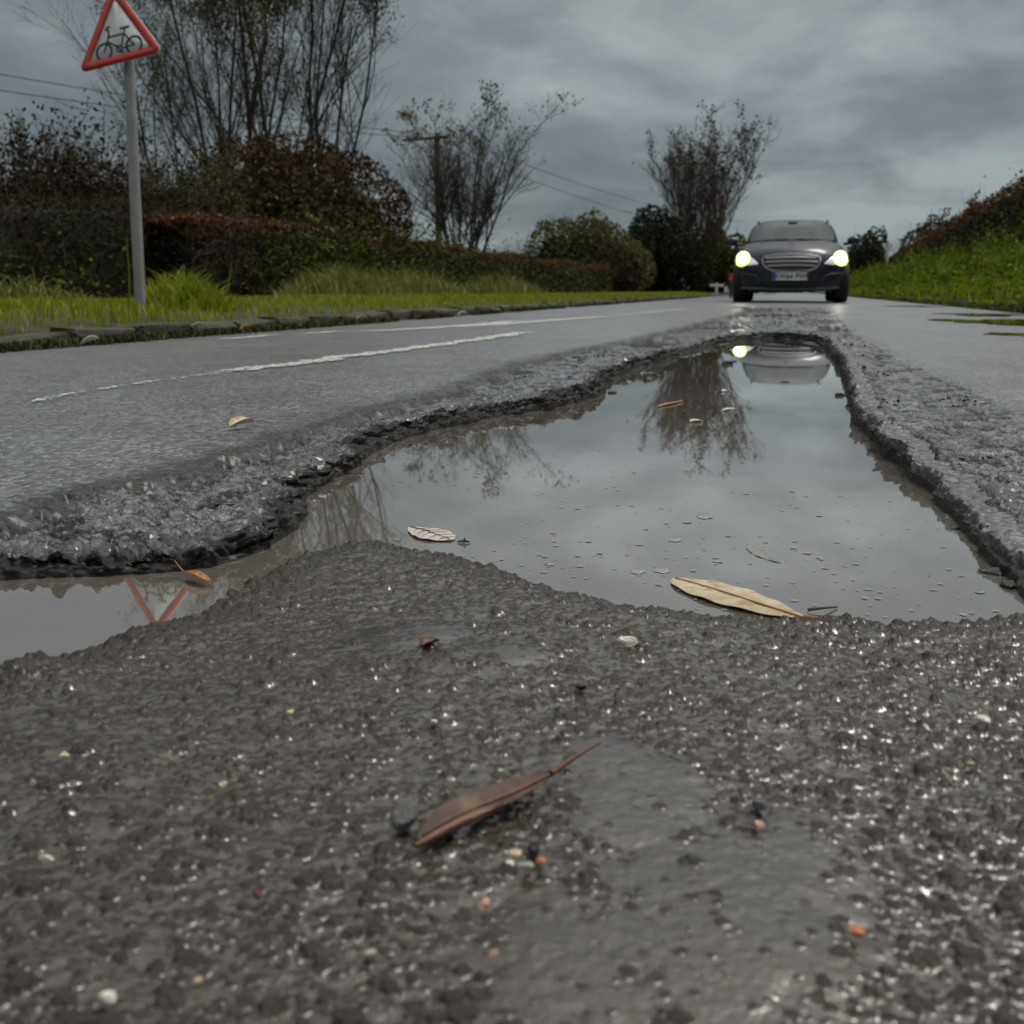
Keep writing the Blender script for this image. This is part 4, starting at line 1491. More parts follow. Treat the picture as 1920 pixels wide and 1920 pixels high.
def stroke(pts, wd):
    pts = np.array(pts, float) * side
    for a_, b_ in zip(pts[:-1], pts[1:]):
        t = b_ - a_
        t /= np.linalg.norm(t) + 1e-9
        nn = np.array([-t[1], t[0]]) * wd * side / 2
        a2, b2 = a_ - t * wd * side * .3, b_ + t * wd * side * .3
        V = [CEN + U * p[0] + W_ * p[1] + n_s * .0056 - O_ for p in (a2 - nn, b2 - nn, b2 + nn, a2 + nn)]
        bic.add(V, Q=[[0, 1, 2, 3]])


def circle(cx, cy, r, wd, n=28, a0=0, a1=2 * math.pi):
    stroke([(cx + r * math.cos(a0 + (a1 - a0) * t / n), cy + r * math.sin(a0 + (a1 - a0) * t / n)) for t in range(n + 1)], wd)


FX, RX, WY, WR = -.175, .175, -.135, .088
circle(FX, WY, WR, .024)
circle(RX, WY, WR, .024)
circle(.005, -.14, .032, .016, 16)
stroke([(FX, WY), (-.135, -.045), (-.105, .035), (-.105, .085)], .020)
stroke([(-.105, .085), (-.135, .10), (-.12, .118), (-.085, .118)], .020)
stroke([(-.11, .012), (.075, .01)], .020)
stroke([(-.13, -.03), (.0, -.125)], .020)
stroke([(.085, .06), (.06, -.01), (.03, -.11)], .018)
stroke([(.035, .072), (.135, .072)], .026)
stroke([(.07, .012), (RX, WY)], .018)
stroke([(.03, -.14), (RX, WY)], .016)
stroke([(-.02, -.10), (.03, -.185), (.05, -.185)], .016)
bic.build('bicycle_symbol', MAT_BLACK, face)
for dz in (.07, -.08):
    pz = CEN + W_ * dz - O_
    q = ptop - O_
    t_ = (pz[2]) / q[2]
    m_ = q * t_
    Acc().tube([m_ + np.array([-.05, .0, 0]), m_ + np.array([0, -.035, 0]), m_ + np.array([.05, 0, 0])], [.008] * 3, 6).build('clip', MAT_GALV, sign)

# ================================================================== FAR FINGERPOST, WHITE POST, ADDED POST FOR A RED TAIL LIGHT
MAT_WPAINT = simple('white_sign_paint', (0.62, 0.62, 0.6), 0.5, var=.08)
p = far(1343, 557, 48)
fp = empty('fingerpost', (p[0], p[1], 0.0), label='small white junction sign on a post at the end of the left verge', cat='road sign')
bm = bmesh.new()
bm_box(bm, (0, 0, .25), (.10, .07, .55), .01)
mesh_bm('post', bm, MAT_WPAINT, fp)
for sx in (-1, 1):
    bm = bmesh.new()
    bm_box(bm, (sx * .16, -.01 + .02 * sx, .42), (.26, .05, .10), .02)
    mesh_bm('sign_arm', bm, MAT_WPAINT, fp)
p = far(1665, 470, 55)
wp = empty('marker_post', (p[0], p[1], .5), label='slim white post standing in the right hedge beyond the car', cat='post')
bm = bmesh.new()
bm_box(bm, (0, 0, .9), (.11, .09, 1.9), .01)
mesh_bm('post', bm, MAT_WPAINT, wp)
bm = bmesh.new()
bm_box(bm, (0, 0, 1.87), (.15, .13, .05), .01)
mesh_bm('cap', bm, MAT_WPAINT, wp)
p = far(1371, 520, 30)  # post is added, to carry the red spot of a distant tail light
rp = empty('taillight_stand_in', (p[0], p[1], 0), label='low added dark post standing in for a distant red reflector beside the left of the car', cat='tail light stand-in')
bm = bmesh.new()
bm_box(bm, (0, 0, p[2] / 2), (.07, .05, p[2] + .05), .008)
mesh_bm('post', bm, simple('added_post_dark', (.03, .03, .03), .6), rp)
bm = bmesh.new()
bm_box(bm, (0, -.032, p[2]), (.09, .014, .18), .005)
mesh_bm('taillight', bm, simple('taillight_red', (.5, .06, .04), .3), rp)

# ================================================================== CAR
CAR_D = 16.9
cx_ = gnd(1484, 567, .035)[0] * CAR_D / gnd(1484, 567, .035)[1]
car = empty('estate_car', (0.045, CAR_D, .035), label='dark navy estate car driving towards the viewer with headlights on', cat='car')


def car_paint():
    m = Mat('dark_navy_car_paint')
    f = m.noise(900, 2)
    m.set(Base_Color=m.ramp(f, [(.3, (.005, .009, .024)), (.7, (.010, .016, .040))]), Metallic=.1, Roughness=.5, Coat_Weight=.55, Coat_Roughness=.2, Specular_IOR_Level=.35)
    return m.m


MAT_PAINTC = car_paint()
MAT_TYRE = simple('tyre_rubber', (.014, .014, .014), .8)
MAT_TRIM = simple('black_car_trim', (.012, .012, .013), .45)
MAT_CHROME = simple('satin_chrome', (.34, .335, .37), .42, metal=.9, var=.05)
MAT_RAIL = simple('silver_rail', (.42, .43, .44), .35, metal=.9, var=.05)
gl = Mat('windscreen_glass')
gl.set(Base_Color=(.030, .045, .048, 1), Roughness=.08, IOR=1.42)
MAT_GLASS = gl.m
hm_ = Mat('lit_headlamp')
hm_.set(Base_Color=(.8, .8, .75, 1), Emission_Color=(1.0, 1.0, .86, 1), Emission_Strength=16.0)
MAT_LAMP = hm_.m
hl = Mat('headlamp_glare_halo')
hl.set(Base_Color=(.6, .6, .5, 1), Emission_Color=(.78, .95, .22, 1), Emission_Strength=1.3)
MAT_HALO = hl.m
hr_ = Mat('headlamp_glare_ring')
hr_.set(Base_Color=(.7, .7, .6, 1), Emission_Color=(.95, 1.0, .5, 1), Emission_Strength=3.0)
MAT_GLOWR = hr_.m
hl2 = Mat('headlamp_lens')
hl2.set(Base_Color=(.55, .54, .56, 1), Roughness=.12, Metallic=.4, Emission_Color=(1, .95, .92, 1), Emission_Strength=.22)
MAT_LENS = hl2.m


def ring_pts(wd, yf, yr, n=48, ef=3.2, er=4.0, bow=.18):
    """closed plan outline, counter-clockwise; front (yf) bowed"""
    P = []
    for k in range(n):
        a = 2 * math.pi * k / n
        c, s = math.cos(a), math.sin(a)
        x = wd * math.copysign(abs(c) ** (2 / ef), c)
        y = math.copysign(abs(s) ** (2 / ef), s)
        ym, hl_ = (yf + yr) / 2, (yr - yf) / 2
        yy = ym + hl_ * y
        if y < 0:
            yy += bow * (abs(x) / wd) ** 2 * min(1, (-y))
        P.append((x, yy))
    return P


def loft(rings, name, mat, parent, captop=True, capbot=True, n=48):
    V, Q = [], []
    for (wd, yf, yr, z, bow, crown, ef) in rings:
        for (x, y) in ring_pts(wd, yf, yr, n, ef, 4, bow):
            V.append((x, y, z + crown * (1 - (x / max(wd, .01)) ** 2)))
    for r_ in range(len(rings) - 1):
        for k in range(n):
            a, b = r_ * n + k, r_ * n + (k + 1) % n
            Q.append([a, b, b + n, a + n])
    A_ = Acc()
    T = []
    if captop:
        V.append((0, (rings[-1][1] + rings[-1][2]) / 2, rings[-1][3] + rings[-1][5] * 1.3))
        c = len(V) - 1
        o = (len(rings) - 1) * n
        T += [[o + k, o + (k + 1) % n, c] for k in range(n)]
    if capbot:
        V.append((0, (rings[0][1] + rings[0][2]) / 2, rings[0][3]))
        c = len(V) - 1
        T += [[(k + 1) % n, k, c] for k in range(n)]
    return mesh_np(name, V, [np.array(Q), np.array(T)] if T else np.array(Q), mat, parent, smooth=True)


#            half width, front y, rear y, z, bow, crown, squareness
body_rings = [(.84, .13, 4.75, .20, .16, 0, 5), (.885, .05, 4.82, .24, .18, 0, 5), (.915, .01, 4.85, .36, .2, 0, 5), (.925, 0, 4.86, .50, .22, 0, 5), (.928, .01, 4.86, .62, .24, 0, 5), (.92, .04, 4.86, .72, .27, .0, 5), (.90, .09, 4.85, .79, .32, .01, 4.6),
              (.87, .20, 4.84, .845, .38, .02, 4.4), (.85, .50, 4.83, .905, .36, .03, 4.2), (.83, .95, 4.80, .955, .3, .03, 4.2), (.80, 1.32, 4.78, .985, .26, .02, 4.2)]
body = loft(body_rings, 'body', MAT_PAINTC, car)
cab_rings = [(.79, 1.30, 4.74, .965, .26, .0, 4.4), (.755, 1.62, 4.70, 1.125, .24, 0, 4.4), (.70, 1.95, 4.62, 1.275, .2, 0, 4.2), (.645, 2.22, 4.52, 1.365, .16, .005, 4.0), (.61, 2.40, 4.42, 1.398, .14, .012, 3.8), (.50, 2.62, 4.2, 1.410, .1, .014, 3.4)]
loft(cab_rings, 'cabin_roof', MAT_PAINTC, car)


# windscreen: follows the raked front of the cabin, set just proud
def cab_at(z):
    zs = [r[3] for r in cab_rings]
    return [np.interp(z, zs, [r[k] for r in cab_rings]) for k in (0, 1, 2, 4)]


def screen_mesh(z0, z1, inset, name, mat, proud, parent):
    V = []
    nu, nv = 17, 9
    for j in range(nv):
        z = z0 + (z1 - z0) * j / (nv - 1)
        wd, yf, yr, bow = cab_at(z)
        for i in range(nu):
            u = -1 + 2 * i / (nu - 1)
            x = u * wd * inset
            s = (1 - abs(x / wd) ** 4.3) ** (1 / 4.3)
            y = (yf + yr) / 2 - (yr - yf) / 2 * s + bow * (abs(x) / wd) ** 2 * s
            V.append((x, y - proud, z + proud * .6))
    Q = [[j * nu + i, j * nu + i + 1, (j + 1) * nu + i + 1, (j + 1) * nu + i] for j in range(nv - 1) for i in range(nu - 1)]
    return mesh_np(name, V, np.array(Q), mat, parent, smooth=True)


screen_mesh(.985, 1.385, .955, 'windscreen_surround', MAT_TRIM, .012, car)
ws = screen_mesh(1.01, 1.372, .90, 'windscreen', MAT_GLASS, .022, car)
# wiper blades and mirror housing behind the glass line
for s in (-1, 1):
    Acc().tube([(s * .12 - .35, 1.27, 1.012), (s * .12, 1.265, 1.03), (s * .12 + .35, 1.33, 1.02)], .009, 5).build('wiper', MAT_TRIM, car)
bm = bmesh.new()
bm_box(bm, (0, 2.06, 1.338), (.15, .03, .04), .012)
mesh_bm('mirror', bm, MAT_TRIM, ws)
# side windows
for s in (-1, 1):
    V = []
    for j in range(7):
        z = 1.02 + .33 * j / 6
        wd, yf, yr, bow = cab_at(z)
        for i in range(9):
            y = yf + .75 + (yr - yf - 1.4) * i / 8
            V.append((s * (wd * (1 - abs((y - (yf + yr) / 2) / ((yr - yf) / 2)) ** 4.3) ** (1 / 4.3) + .006), y, z))
    Q = [[j * 9 + i, j * 9 + i + 1, (j + 1) * 9 + i + 1, (j + 1) * 9 + i] for j in range(6) for i in range(8)]
    mesh_np('side_window', V, np.array(Q), MAT_GLASS, car, smooth=True)
    # roof rail on two feet
    Acc().tube([(s * .60, 2.42, 1.39), (s * .615, 2.5, 1.435), (s * .625, 2.9, 1.455), (s * .62, 4.1, 1.45), (s * .60, 4.3, 1.40)], .016, 6).build('roof_rail', MAT_RAIL, car, True)
    # door mirror
    bm = bmesh.new()
    bmesh.ops.create_icosphere(bm, subdivisions=3, radius=1)
    for v in bm.verts:
        v.co = Vector((s * (1.0 + v.co.x * s * .105), 1.55 + v.co.y * .075, 1.005 + v.co.z * .068 + .012 * (v.co.z > 0)))
    mr = mesh_bm('door_mirror', bm, MAT_PAINTC, car, True)
    Acc().tube([(s * .84, 1.58, .955), (s * .95, 1.56, .965)], [.03, .026], 6).build('mirror_arm', MAT_TRIM, mr)


def fascia_y(x, z):
    """front surface of the body at x, z"""
    zs = [r[3] for r in body_rings]
    wd = np.interp(z, zs, [r[0] for r in body_rings])
    yf = np.interp(z, zs, [r[1] for r in body_rings])
    bow = np.interp(z, zs, [r[4] for r in body_rings])
    ym, hl_ = (yf + 4.85) / 2, (4.85 - yf) / 2
    u = min(abs(x) / wd, .999)
    s = (1 - u ** 5) ** (1 / 5)
    return ym - hl_ * s + bow * u * u * s


def fascia_patch(name, outline, mat, parent, proud=.012, depth=.05, seg=14, inner=None):
    """panel following the nose; outline is a closed list of (x, z)"""
    o = np.array(outline, float)
    # resample
    q = np.vstack([o, o[:1]])
    d = np.r_[0, np.cumsum(np.linalg.norm(np.diff(q, axis=0), axis=1))]
    n = seg * 4
    s = np.linspace(0, d[-1], n, endpoint=False)
    P = np.stack([np.interp(s, d, q[:, 0]), np.interp(s, d, q[:, 1])], -1)
    c = P.mean(0)
    V, Q, T = [], [], []
    rings_ = (1.0, .75, .5, .25)
    for k in rings_:
        V += [(x, fascia_y(x, z) - proud, z) for x, z in c + (P - c) * k]
    V.append((c[0], fascia_y(*c) - proud, c[1]))
    for r_ in range(3):
        for i in range(n):
            j = (i + 1) % n
            Q.append([r_ * n + i, r_ * n + j, (r_ + 1) * n + j, (r_ + 1) * n + i])
    T += [[3 * n + i, 3 * n + (i + 1) % n, 4 * n] for i in range(n)]
    b = len(V)
    V += [(x, fascia_y(x, z) + depth, z) for x, z in P]
    for i in range(n):
        j = (i + 1) % n
        Q.append([b + i, b + j, j, i])
    return mesh_np(name, V, [np.array(Q), np.array(T)], mat, parent, smooth=False)


def strip(name, pts, hgt, mat, parent, proud=.03):
    """bar across the nose: pts of (x, z centre)"""
    V, Q = [], []
    for x, z in pts:
        y = fascia_y(x, z)
        V += [(x, y - proud, z - hgt / 2), (x, y - proud - .012, z), (x, y - proud, z + hgt / 2), (x, y + .03, z + hgt / 2), (x, y + .03, z - hgt / 2)]
    for i in range(len(pts) - 1):
        for k in range(5):
            a, b = i * 5 + k, i * 5 + (k + 1) % 5
            Q.append([a, b, b + 5, a + 5])
    return mesh_np(name, V, np.array(Q), mat, parent)


# grille: wide, arched above, narrowing below
_g0 = [(-.45, .765), (-.30, .80), (0, .815), (.30, .80), (.45, .765), (.475, .72), (.46, .64), (.42, .56), (.30, .495), (0, .475), (-.30, .495), (-.42, .56), (-.46, .64), (-.475, .72)]
go = [(x * .93, .475 + (z - .475) * .80) for x, z in _g0]
grille = fascia_patch('grille', go, MAT_TRIM, car, .014)
ring = [(x, z) for x, z in go] + [go[0]]
P = [(x, fascia_y(x, z) - .022, z) for x, z in ring]
Acc().tube(np.array(P), .016, 6).build('grille_frame', MAT_CHROME, grille, True)
for z, wd, hh in ((.685, .40, .040), (.625, .40, .036), (.565, .375, .032)):
    strip('grille_slat', [(x, z + .012 * (1 - (x / wd) ** 2)) for x in np.linspace(-wd, wd, 13)], hh, MAT_CHROME, grille, .022)
strip('grille_slat', [(x, .513) for x in np.linspace(-.29, .29, 9)], .018, simple('dark_chrome', (.12, .12, .13), .35, metal=.9), grille, .02)
# star ornament on the bonnet
st = Acc()
yb_, zb_ = .30, .895
th = np.linspace(0, 2 * np.pi, 25)
st.tube([(.036 * math.cos(a), yb_, zb_ + .045 + .036 * math.sin(a)) for a in th], .004, 5)
for a in (90, 210, 330):
    st.tube([(0, yb_, zb_ + .045), (.036 * math.cos(R(a)), yb_, zb_ + .045 + .036 * math.sin(R(a)))], [.006, .003], 5)
st.tube([(0, yb_, zb_ - .02), (0, yb_, zb_ + .01)], .006, 5)
st.build('bonnet_star', MAT_CHROME, car)
# headlights
for s in (-1, 1):
    out_ = [(s * .50, .60), (s * .56, .66), (s * .66, .735), (s * .78, .785), (s * .865, .79), (s * .885, .72), (s * .865, .655), (s * .78, .61), (s * .66, .585)]
    hd = fascia_patch('headlight', out_ if s > 0 else out_[::-1], MAT_LENS, car, .012)
    for nm, rad_, mt, pr in (('glare_halo', .135, MAT_HALO, .016), ('glare_ring', .085, MAT_GLOWR, .020), ('lamp', .052, MAT_LAMP, .026)):  # outer two discs glow to imitate the glare round the lamp
        fascia_patch(nm, [(s * .775 + rad_ * math.cos(a), .695 + rad_ * .92 * math.sin(a)) for a in np.linspace(0, 2 * math.pi, 20, endpoint=False)], mt, hd, pr, .02, 6)
    # lower side intake with a painted brow
    fascia_patch('side_intake', [(s * .42, .30), (s * .52, .43), (s * .70, .47), (s * .86, .46), (s * .87, .30), (s * .80, .265), (s * .50, .265)], MAT_TRIM, car, .010)
    # wheels
    for yy, nm in ((.86, 'wheel'), (3.74, 'wheel')):
        whl = empty('wheel', (s * .79, yy, .325))
        whl.parent = car
        A_ = Acc()
        prof = [(-.125, .20), (-.125, .29), (-.105, .322), (-.06, .33), (.06, .33), (.105, .322), (.125, .29), (.125, .20)]
        nn = 28
        V = [(px0, r0 * math.cos(a), r0 * math.sin(a)) for a in np.linspace(0, 2 * math.pi, nn, endpoint=False) for px0, r0 in prof]
        Q = [[i * 8 + k, i * 8 + k + 1, ((i + 1) % nn) * 8 + k + 1, ((i + 1) % nn) * 8 + k] for i in range(nn) for k in range(7)]
        mesh_np('tyre', V, np.array(Q), MAT_TYRE, whl, True)
        bm = bmesh.new()
        bmesh.ops.create_cone(bm, cap_ends=True, segments=20, radius1=.205, radius2=.205, depth=.2, matrix=Matrix.Rotation(R(90), 4, 'Y'))
        mesh_bm('rim', bm, MAT_RAIL, whl)
# central lower intake, lip, plate
fascia_patch('lower_intake', [(-.40, .25), (-.36, .36), (.36, .36), (.40, .25), (.30, .225), (-.30, .225)], MAT_TRIM, car, .012)
strip('bumper_lip', [(x, .215 - .0 * x + .03 * (abs(x) / .85) ** 3) for x in np.linspace(-.84, .84, 21)], .035, simple('bumper_lip_grey', (.10, .10, .115), .35, coat=.6), car, .03)
pl = empty('number_plate', (-.008, fascia_y(0, .40) - .045, .405))
pl.parent = car
bm = bmesh.new()
bm_box(bm, (0, 0, 0), (.53, .012, .118), .003)
mesh_bm('plate', bm, simple('plate_white', (.62, .63, .63), .35, var=.03), pl)
bm = bmesh.new()
bm_box(bm, (-.238, -.008, 0), (.05, .006, .11), .001)
mesh_bm('blue_band', bm, simple('plate_blue', (.01, .06, .24), .35), pl)
fc = bpy.data.curves.new('plate_lettering', 'FONT')
fc.body = 'KW64 PWF'
fc.size = .105
fc.align_x, fc.align_y = 'CENTER', 'CENTER'
fc.extrude = .001
fc.offset = .002
ft = bpy.data.objects.new('plate_lettering', fc)
COL.objects.link(ft)
fc.materials.append(MAT_BLACK)
me_ = bpy.data.meshes.new_from_object(ft.evaluated_get(bpy.context.evaluated_depsgraph_get()))
bpy.data.objects.remove(ft)
ft = bpy.data.objects.new('plate_lettering', me_)
COL.objects.link(ft)
ft.parent = pl
ft.location = (.028, -.008, 0)
ft.rotation_euler = (R(90), 0, 0)
car.scale = (.935, .935, .935)
# dark underbody so the road shows under the car only in the low gap
bm = bmesh.new()
bm_box(bm, (0, 2.4, .23), (1.3, 4.3, .1))
mesh_bm('underbody', bm, MAT_TRIM, car)


# ================================================================== LEAVES, TWIGS, PEBBLES, DEBRIS
def leaf_material(name, a, b, c, rough=.4):
    m = Mat(name)
    f = m.noise(60, 6, .65)
    g_ = m.noise(14, 3)
    col = m.ramp(f, [(.36, a), (.5, b), (.66, c)])
    col = m.mix(m.ramp(g_, [(.45, (0, 0, 0)), (.6, (1, 1, 1))]), col, m.mix(.4, col, a))
    m.set(Base_Color=col, Roughness=rough)
    m.bump(f, .7, .002)
    return m.m


def leaf(name, a, b, width, mat, stemmat, label, cat='leaf', group=None, stem=0.0, curl=.25, lift=.001, fold=.3, teeth=0.0, wave=.1, water=False, tail=0.0, stem_side=1, veins=None, arch=.10, rib=1.0):
    """leaf from point a (base) to b (tip), lying on the surface; stem carries on past b (stem_side=1) or a"""
    a, b = np.array(a, float), np.array(b, float)
    ln = np.linalg.norm(b - a)
    ang = math.atan2(b[1] - a[1], b[0] - a[0])
    root = empty(name, tuple(a), (0, 0, ang), label=label, cat=cat, group=group)
    slope = (b[2] - a[2]) / ln
    nu, nv = 26, 9
    V = []
    for i in range(nu):
        t = i / (nu - 1)
        hw = width * .5 * (math.sin(math.pi * min(1, t ** .8)) ** .72) * (1 + teeth * math.sin(t * 70) * .06)
        if t in (0, 1):
            hw = width * .02
        bend = wave * width * math.sin(t * 5 + 1)
        for j in range(nv):
            v = -1 + 2 * j / (nv - 1)
            z = lift + curl * width * v * v * (1.0 if v > 0 else .75) * math.sin(math.pi * t) ** .5 + fold * width * .25 * abs(v) + .012 * width * math.sin(t * 25 + v * 9)
            z += arch * width * math.sin(t * 3.3)
            V.append((t * ln, v * hw + bend * math.sin(math.pi * t), slope * t * ln + z))
    Q = [[i * nv + j, i * nv + j + 1, (i + 1) * nv + j + 1, (i + 1) * nv + j] for i in range(nu - 1) for j in range(nv - 1)]
    V2 = np.array(V)
    mesh_np('blade', np.vstack([V2, V2 - [0, 0, .00035]]), np.array(Q + [[k + len(V) for k in q[::-1]] for q in Q]), mat, root, True)
    P = [(t * ln, wave * width * math.sin(t * 5 + 1) * math.sin(math.pi * t), slope * t * ln + lift + arch * width * math.sin(t * 3.3) + .0006) for t in np.linspace(0.02, .98, 16)]
    Acc().tube(P, rib * (np.linspace(.0008, .0016, 16) if stem_side > 0 else np.linspace(.0016, .0008, 16)) * ln / .08, 5).build('midrib', stemmat, root, True)
    if veins:
        A_ = Acc()
        for t in np.linspace(.15, .8, 5):
            for s in (-1, 1):
                hw = width * .5 * math.sin(math.pi * t ** .8) ** .72
                y0 = wave * width * math.sin(t * 5 + 1) * math.sin(math.pi * t)
                z0 = slope * t * ln + lift + arch * width * math.sin(t * 3.3) + .0005
                A_.tube([(t * ln, y0, z0), (t * ln - .10 * ln * stem_side, y0 + s * hw * .8, z0 + (curl * .64 + fold * .2) * width)], [.0004 * ln / .08, .0002 * ln / .08], 4)
        A_.build('veins', veins, root)
    if stem:
        d = 1 if stem_side > 0 else -1
        x0 = ln if d > 0 else 0
        P = [(x0 + d * stem * t, .08 * stem * math.sin(t * 2.5), slope * ln * (d > 0) + lift + tail * t * t + .001) for t in np.linspace(-.1, 1, 8)]
        Acc().tube(P, np.linspace(.0016, .0008, 8) * max(.5, ln / .08), 6).build('stem', stemmat, root, True)
    return root


def on_ground(x, y, z0=.008, lift=0.0):
    q = gnd(x, y, z0)
    for _ in range(3):
        q = gnd(x, y, zroad(q[0], q[1]))
    q[2] += lift
    return q


ML_BROWN = leaf_material('wet_brown_leaf', (.028, .016, .011), (.072, .042, .030), (.15, .10, .065), .7)
ML_RUST = leaf_material('rust_leaf_edge', (.045, .016, .009), (.105, .040, .020), (.18, .075, .038), .45)
ML_YELLOW = leaf_material('pale_yellow_leaf', (.27, .21, .115), (.45, .38, .25), (.56, .49, .35), .5)
ML_PALE = leaf_material('bleached_leaf', (.36, .33, .30), (.52, .48, .44), (.62, .59, .55), .35)
ML_SUNK = water_material((0.17, 0.12, 0.085), (0.21, 0.155, 0.115), 'leaf_under_murky_water')
ML_ORANGE = leaf_material('orange_leaf', (.25, .08, .02), (.45, .20, .06), (.6, .4, .2), .4)
ML_VEIN = simple('leaf_vein_dark', (.09, .05, .03), .5)
ML_STEM = simple('leaf_stem_orange', (.30, .13, .045), .4)

a, b = on_ground(790, 1585, .009, .0022), on_ground(1040, 1470, .009, .0035)
L1 = leaf('willow_leaf', a, b, .0165, ML_BROWN, ML_RUST, 'wet brown curled willow leaf lying on the mud in the foreground', stem=.030, curl=.14, lift=.0012, tail=.003, fold=.12, wave=.10, arch=.05, rib=.6)
# its rolled-up tip
ln = np.linalg.norm(b - a)
A_ = Acc()
A_.tube([(-.006, -.0035, .0012), (.004, -.004, .0022), (.014, -.0045, .0032), (.024, -.006, .0036), (.034, -.0075, .0034)], [.0010, .0017, .0019, .0015, .0007], 8)
A_.build('rolled_tip', ML_RUST, L1, True)

a, b = gnd(1262, 1086, .0006), gnd(1512, 1164, .0012)
leaf('willow_leaf', a, b, .042, ML_YELLOW, ML_STEM, 'long pale yellow willow leaf floating at the near shore of the puddle', stem=.013, curl=-.01, lift=.0010, tail=.003, fold=0, wave=.02, arch=.02, rib=.35)
a, b = gnd(845, 1014, .0006), gnd(768, 990, .0006)
leaf('leaf', a, b, .034, ML_PALE, ML_VEIN, 'small pale dark-veined leaf floating near the tip of the foreground mud', curl=-.01, lift=.0010, fold=0, veins=ML_VEIN, wave=.03, arch=.02, rib=.4)
a, b = gnd(1405, 1020, .0003), gnd(1462, 1055, .0003)
leaf('leaf', a, b, .020, ML_SUNK, ML_SUNK, 'faint brownish leaf sunk in the murky middle of the puddle', curl=0, lift=.00015, fold=0, wave=.05, arch=0, rib=.1)
a, b = gnd(345, 1076, .004), gnd(398, 1096, .002)
leaf('leaf', a, b, .008, ML_ORANGE, ML_STEM, 'crumpled orange leaf at the water below the left broken edge', curl=.3, stem=.012, tail=.006, stem_side=-1)
a, b = on_ground(792, 1218, .008, .001), on_ground(822, 1208, .008, .001)
leaf('leaf', a, b, .008, ML_RUST, ML_RUST, 'tiny rust-brown leaf scrap beside the shallow film of water', curl=.3)
a, b = on_ground(432, 808, .03, .004), on_ground(476, 801, .03, .006)
leaf('leaf', a, b, .018, ML_YELLOW, ML_STEM, 'pale leaf lying on the grey road surface left of the broken edge', curl=.4, stem=.02)
for i, (x, y, w_, mt, lab) in enumerate(((150, 652, .06, ML_PALE, 'pale fallen leaf in the gutter at the left edge, below the sign'), (357, 620, .06, ML_PALE, 'pale fallen leaf in the gutter right of the sign post'), (450, 622, .05, ML_ORANGE, 'orange fallen leaf in the gutter, third from the left'), (668, 603, .07, ML_YELLOW, 'yellow fallen leaf standing in the gutter, fourth from the left'), (694, 596, .07, ML_ORANGE, 'orange fallen leaf in the gutter, fifth from the left'), (858, 594, .07, ML_PALE, 'farthest fallen leaf in the left gutter'))):
    q = gnd(x, y, .015)
    leaf('leaf', q, q + np.array([w_ * .9, .03, .02]), w_ * .6, mt, ML_STEM, lab, group='fallen leaves in the left gutter', curl=.4, lift=.01)
# bits floating at the far end of the puddle
for i, (x0, y0, x1, y1, w_, mt, lab) in enumerate(((1232, 764, 1280, 753, .010, ML_YELLOW, 'thin yellowish leaf floating in the tree reflection, left of two others'), (1355, 771, 1385, 768, .014, ML_PALE, 'pale scrap floating at the right edge of the tree reflection'), (1294, 792, 1318, 790, .014, ML_PALE, 'pale scrap floating lowest in the tree reflection'), (1355, 735, 1368, 734, .016, ML_PALE, 'small white scrap floating highest in the tree reflection'))):
    leaf('leaf', gnd(x0, y0, .0006), gnd(x1, y1, .0006), w_, mt, ML_STEM, lab, group='scraps floating in the tree reflection', curl=.08, lift=.0006)


def twig_bit(pts, r, label, mat=MAT_TWIG, name='twig'):
    A_ = Acc()
    A_.tube(np.array(pts), np.linspace(r, r * .5, len(pts)), 6)
    return A_.build(name, mat, smooth=True, label=label, cat='twig')


q = gnd(870, 1016, .001)
A_ = Acc()
A_.tube([q + [-.006, 0, 0], q + [0, 0, .001], q + [.005, .001, 0]], [.0006, .0014, .0005], 6)
A_.tube([q, q + [.001, 0, .0035]], [.0012, .0005], 5)
A_.tube([q, q + [-.002, -.004, .0005]], [.0010, .0004], 5)
A_.build('twig', MAT_TWIG, smooth=True, label='tiny dark forked twig floating right of the pale veined leaf', cat='twig')
twig_bit([gnd(1515, 1143, .002), gnd(1545, 1140, .003), gnd(1570, 1138, .001)], .0012, 'short dark twig at the stem end of the yellow floating leaf')


# pebbles
def stone_mesh(r, seed, flat=.7, k=2):
    g_ = np.random.default_rng(seed)
    bm = bmesh.new()
    bmesh.ops.create_icosphere(bm, subdivisions=k, radius=1)
    ph = g_.uniform(0, 6, 6)
    cuts = [(Vector(g_.normal(size=3)).normalized(), g_.uniform(.50, .80)) for _ in range(10)]
    for v in bm.verts:
        n_ = v.co.normalized()
        rr_ = 1 + .12 * math.sin(3 * n_.x + ph[0]) + .12 * math.sin(3 * n_.y + ph[1])
        p_ = n_ * rr_
        for cn, cdist in cuts:
            d_ = p_.dot(cn) - cdist
            if d_ > 0:
                p_ -= cn * d_ * .9
        v.co = Vector((p_.x * r * 1.2, p_.y * r * .9, p_.z * r * flat))
    return bm


def pcol(name, c):
    return simple(name, tuple(min(.8, 1.25 * v) for v in c), .35, var=.35, scale=420, bump=.5)


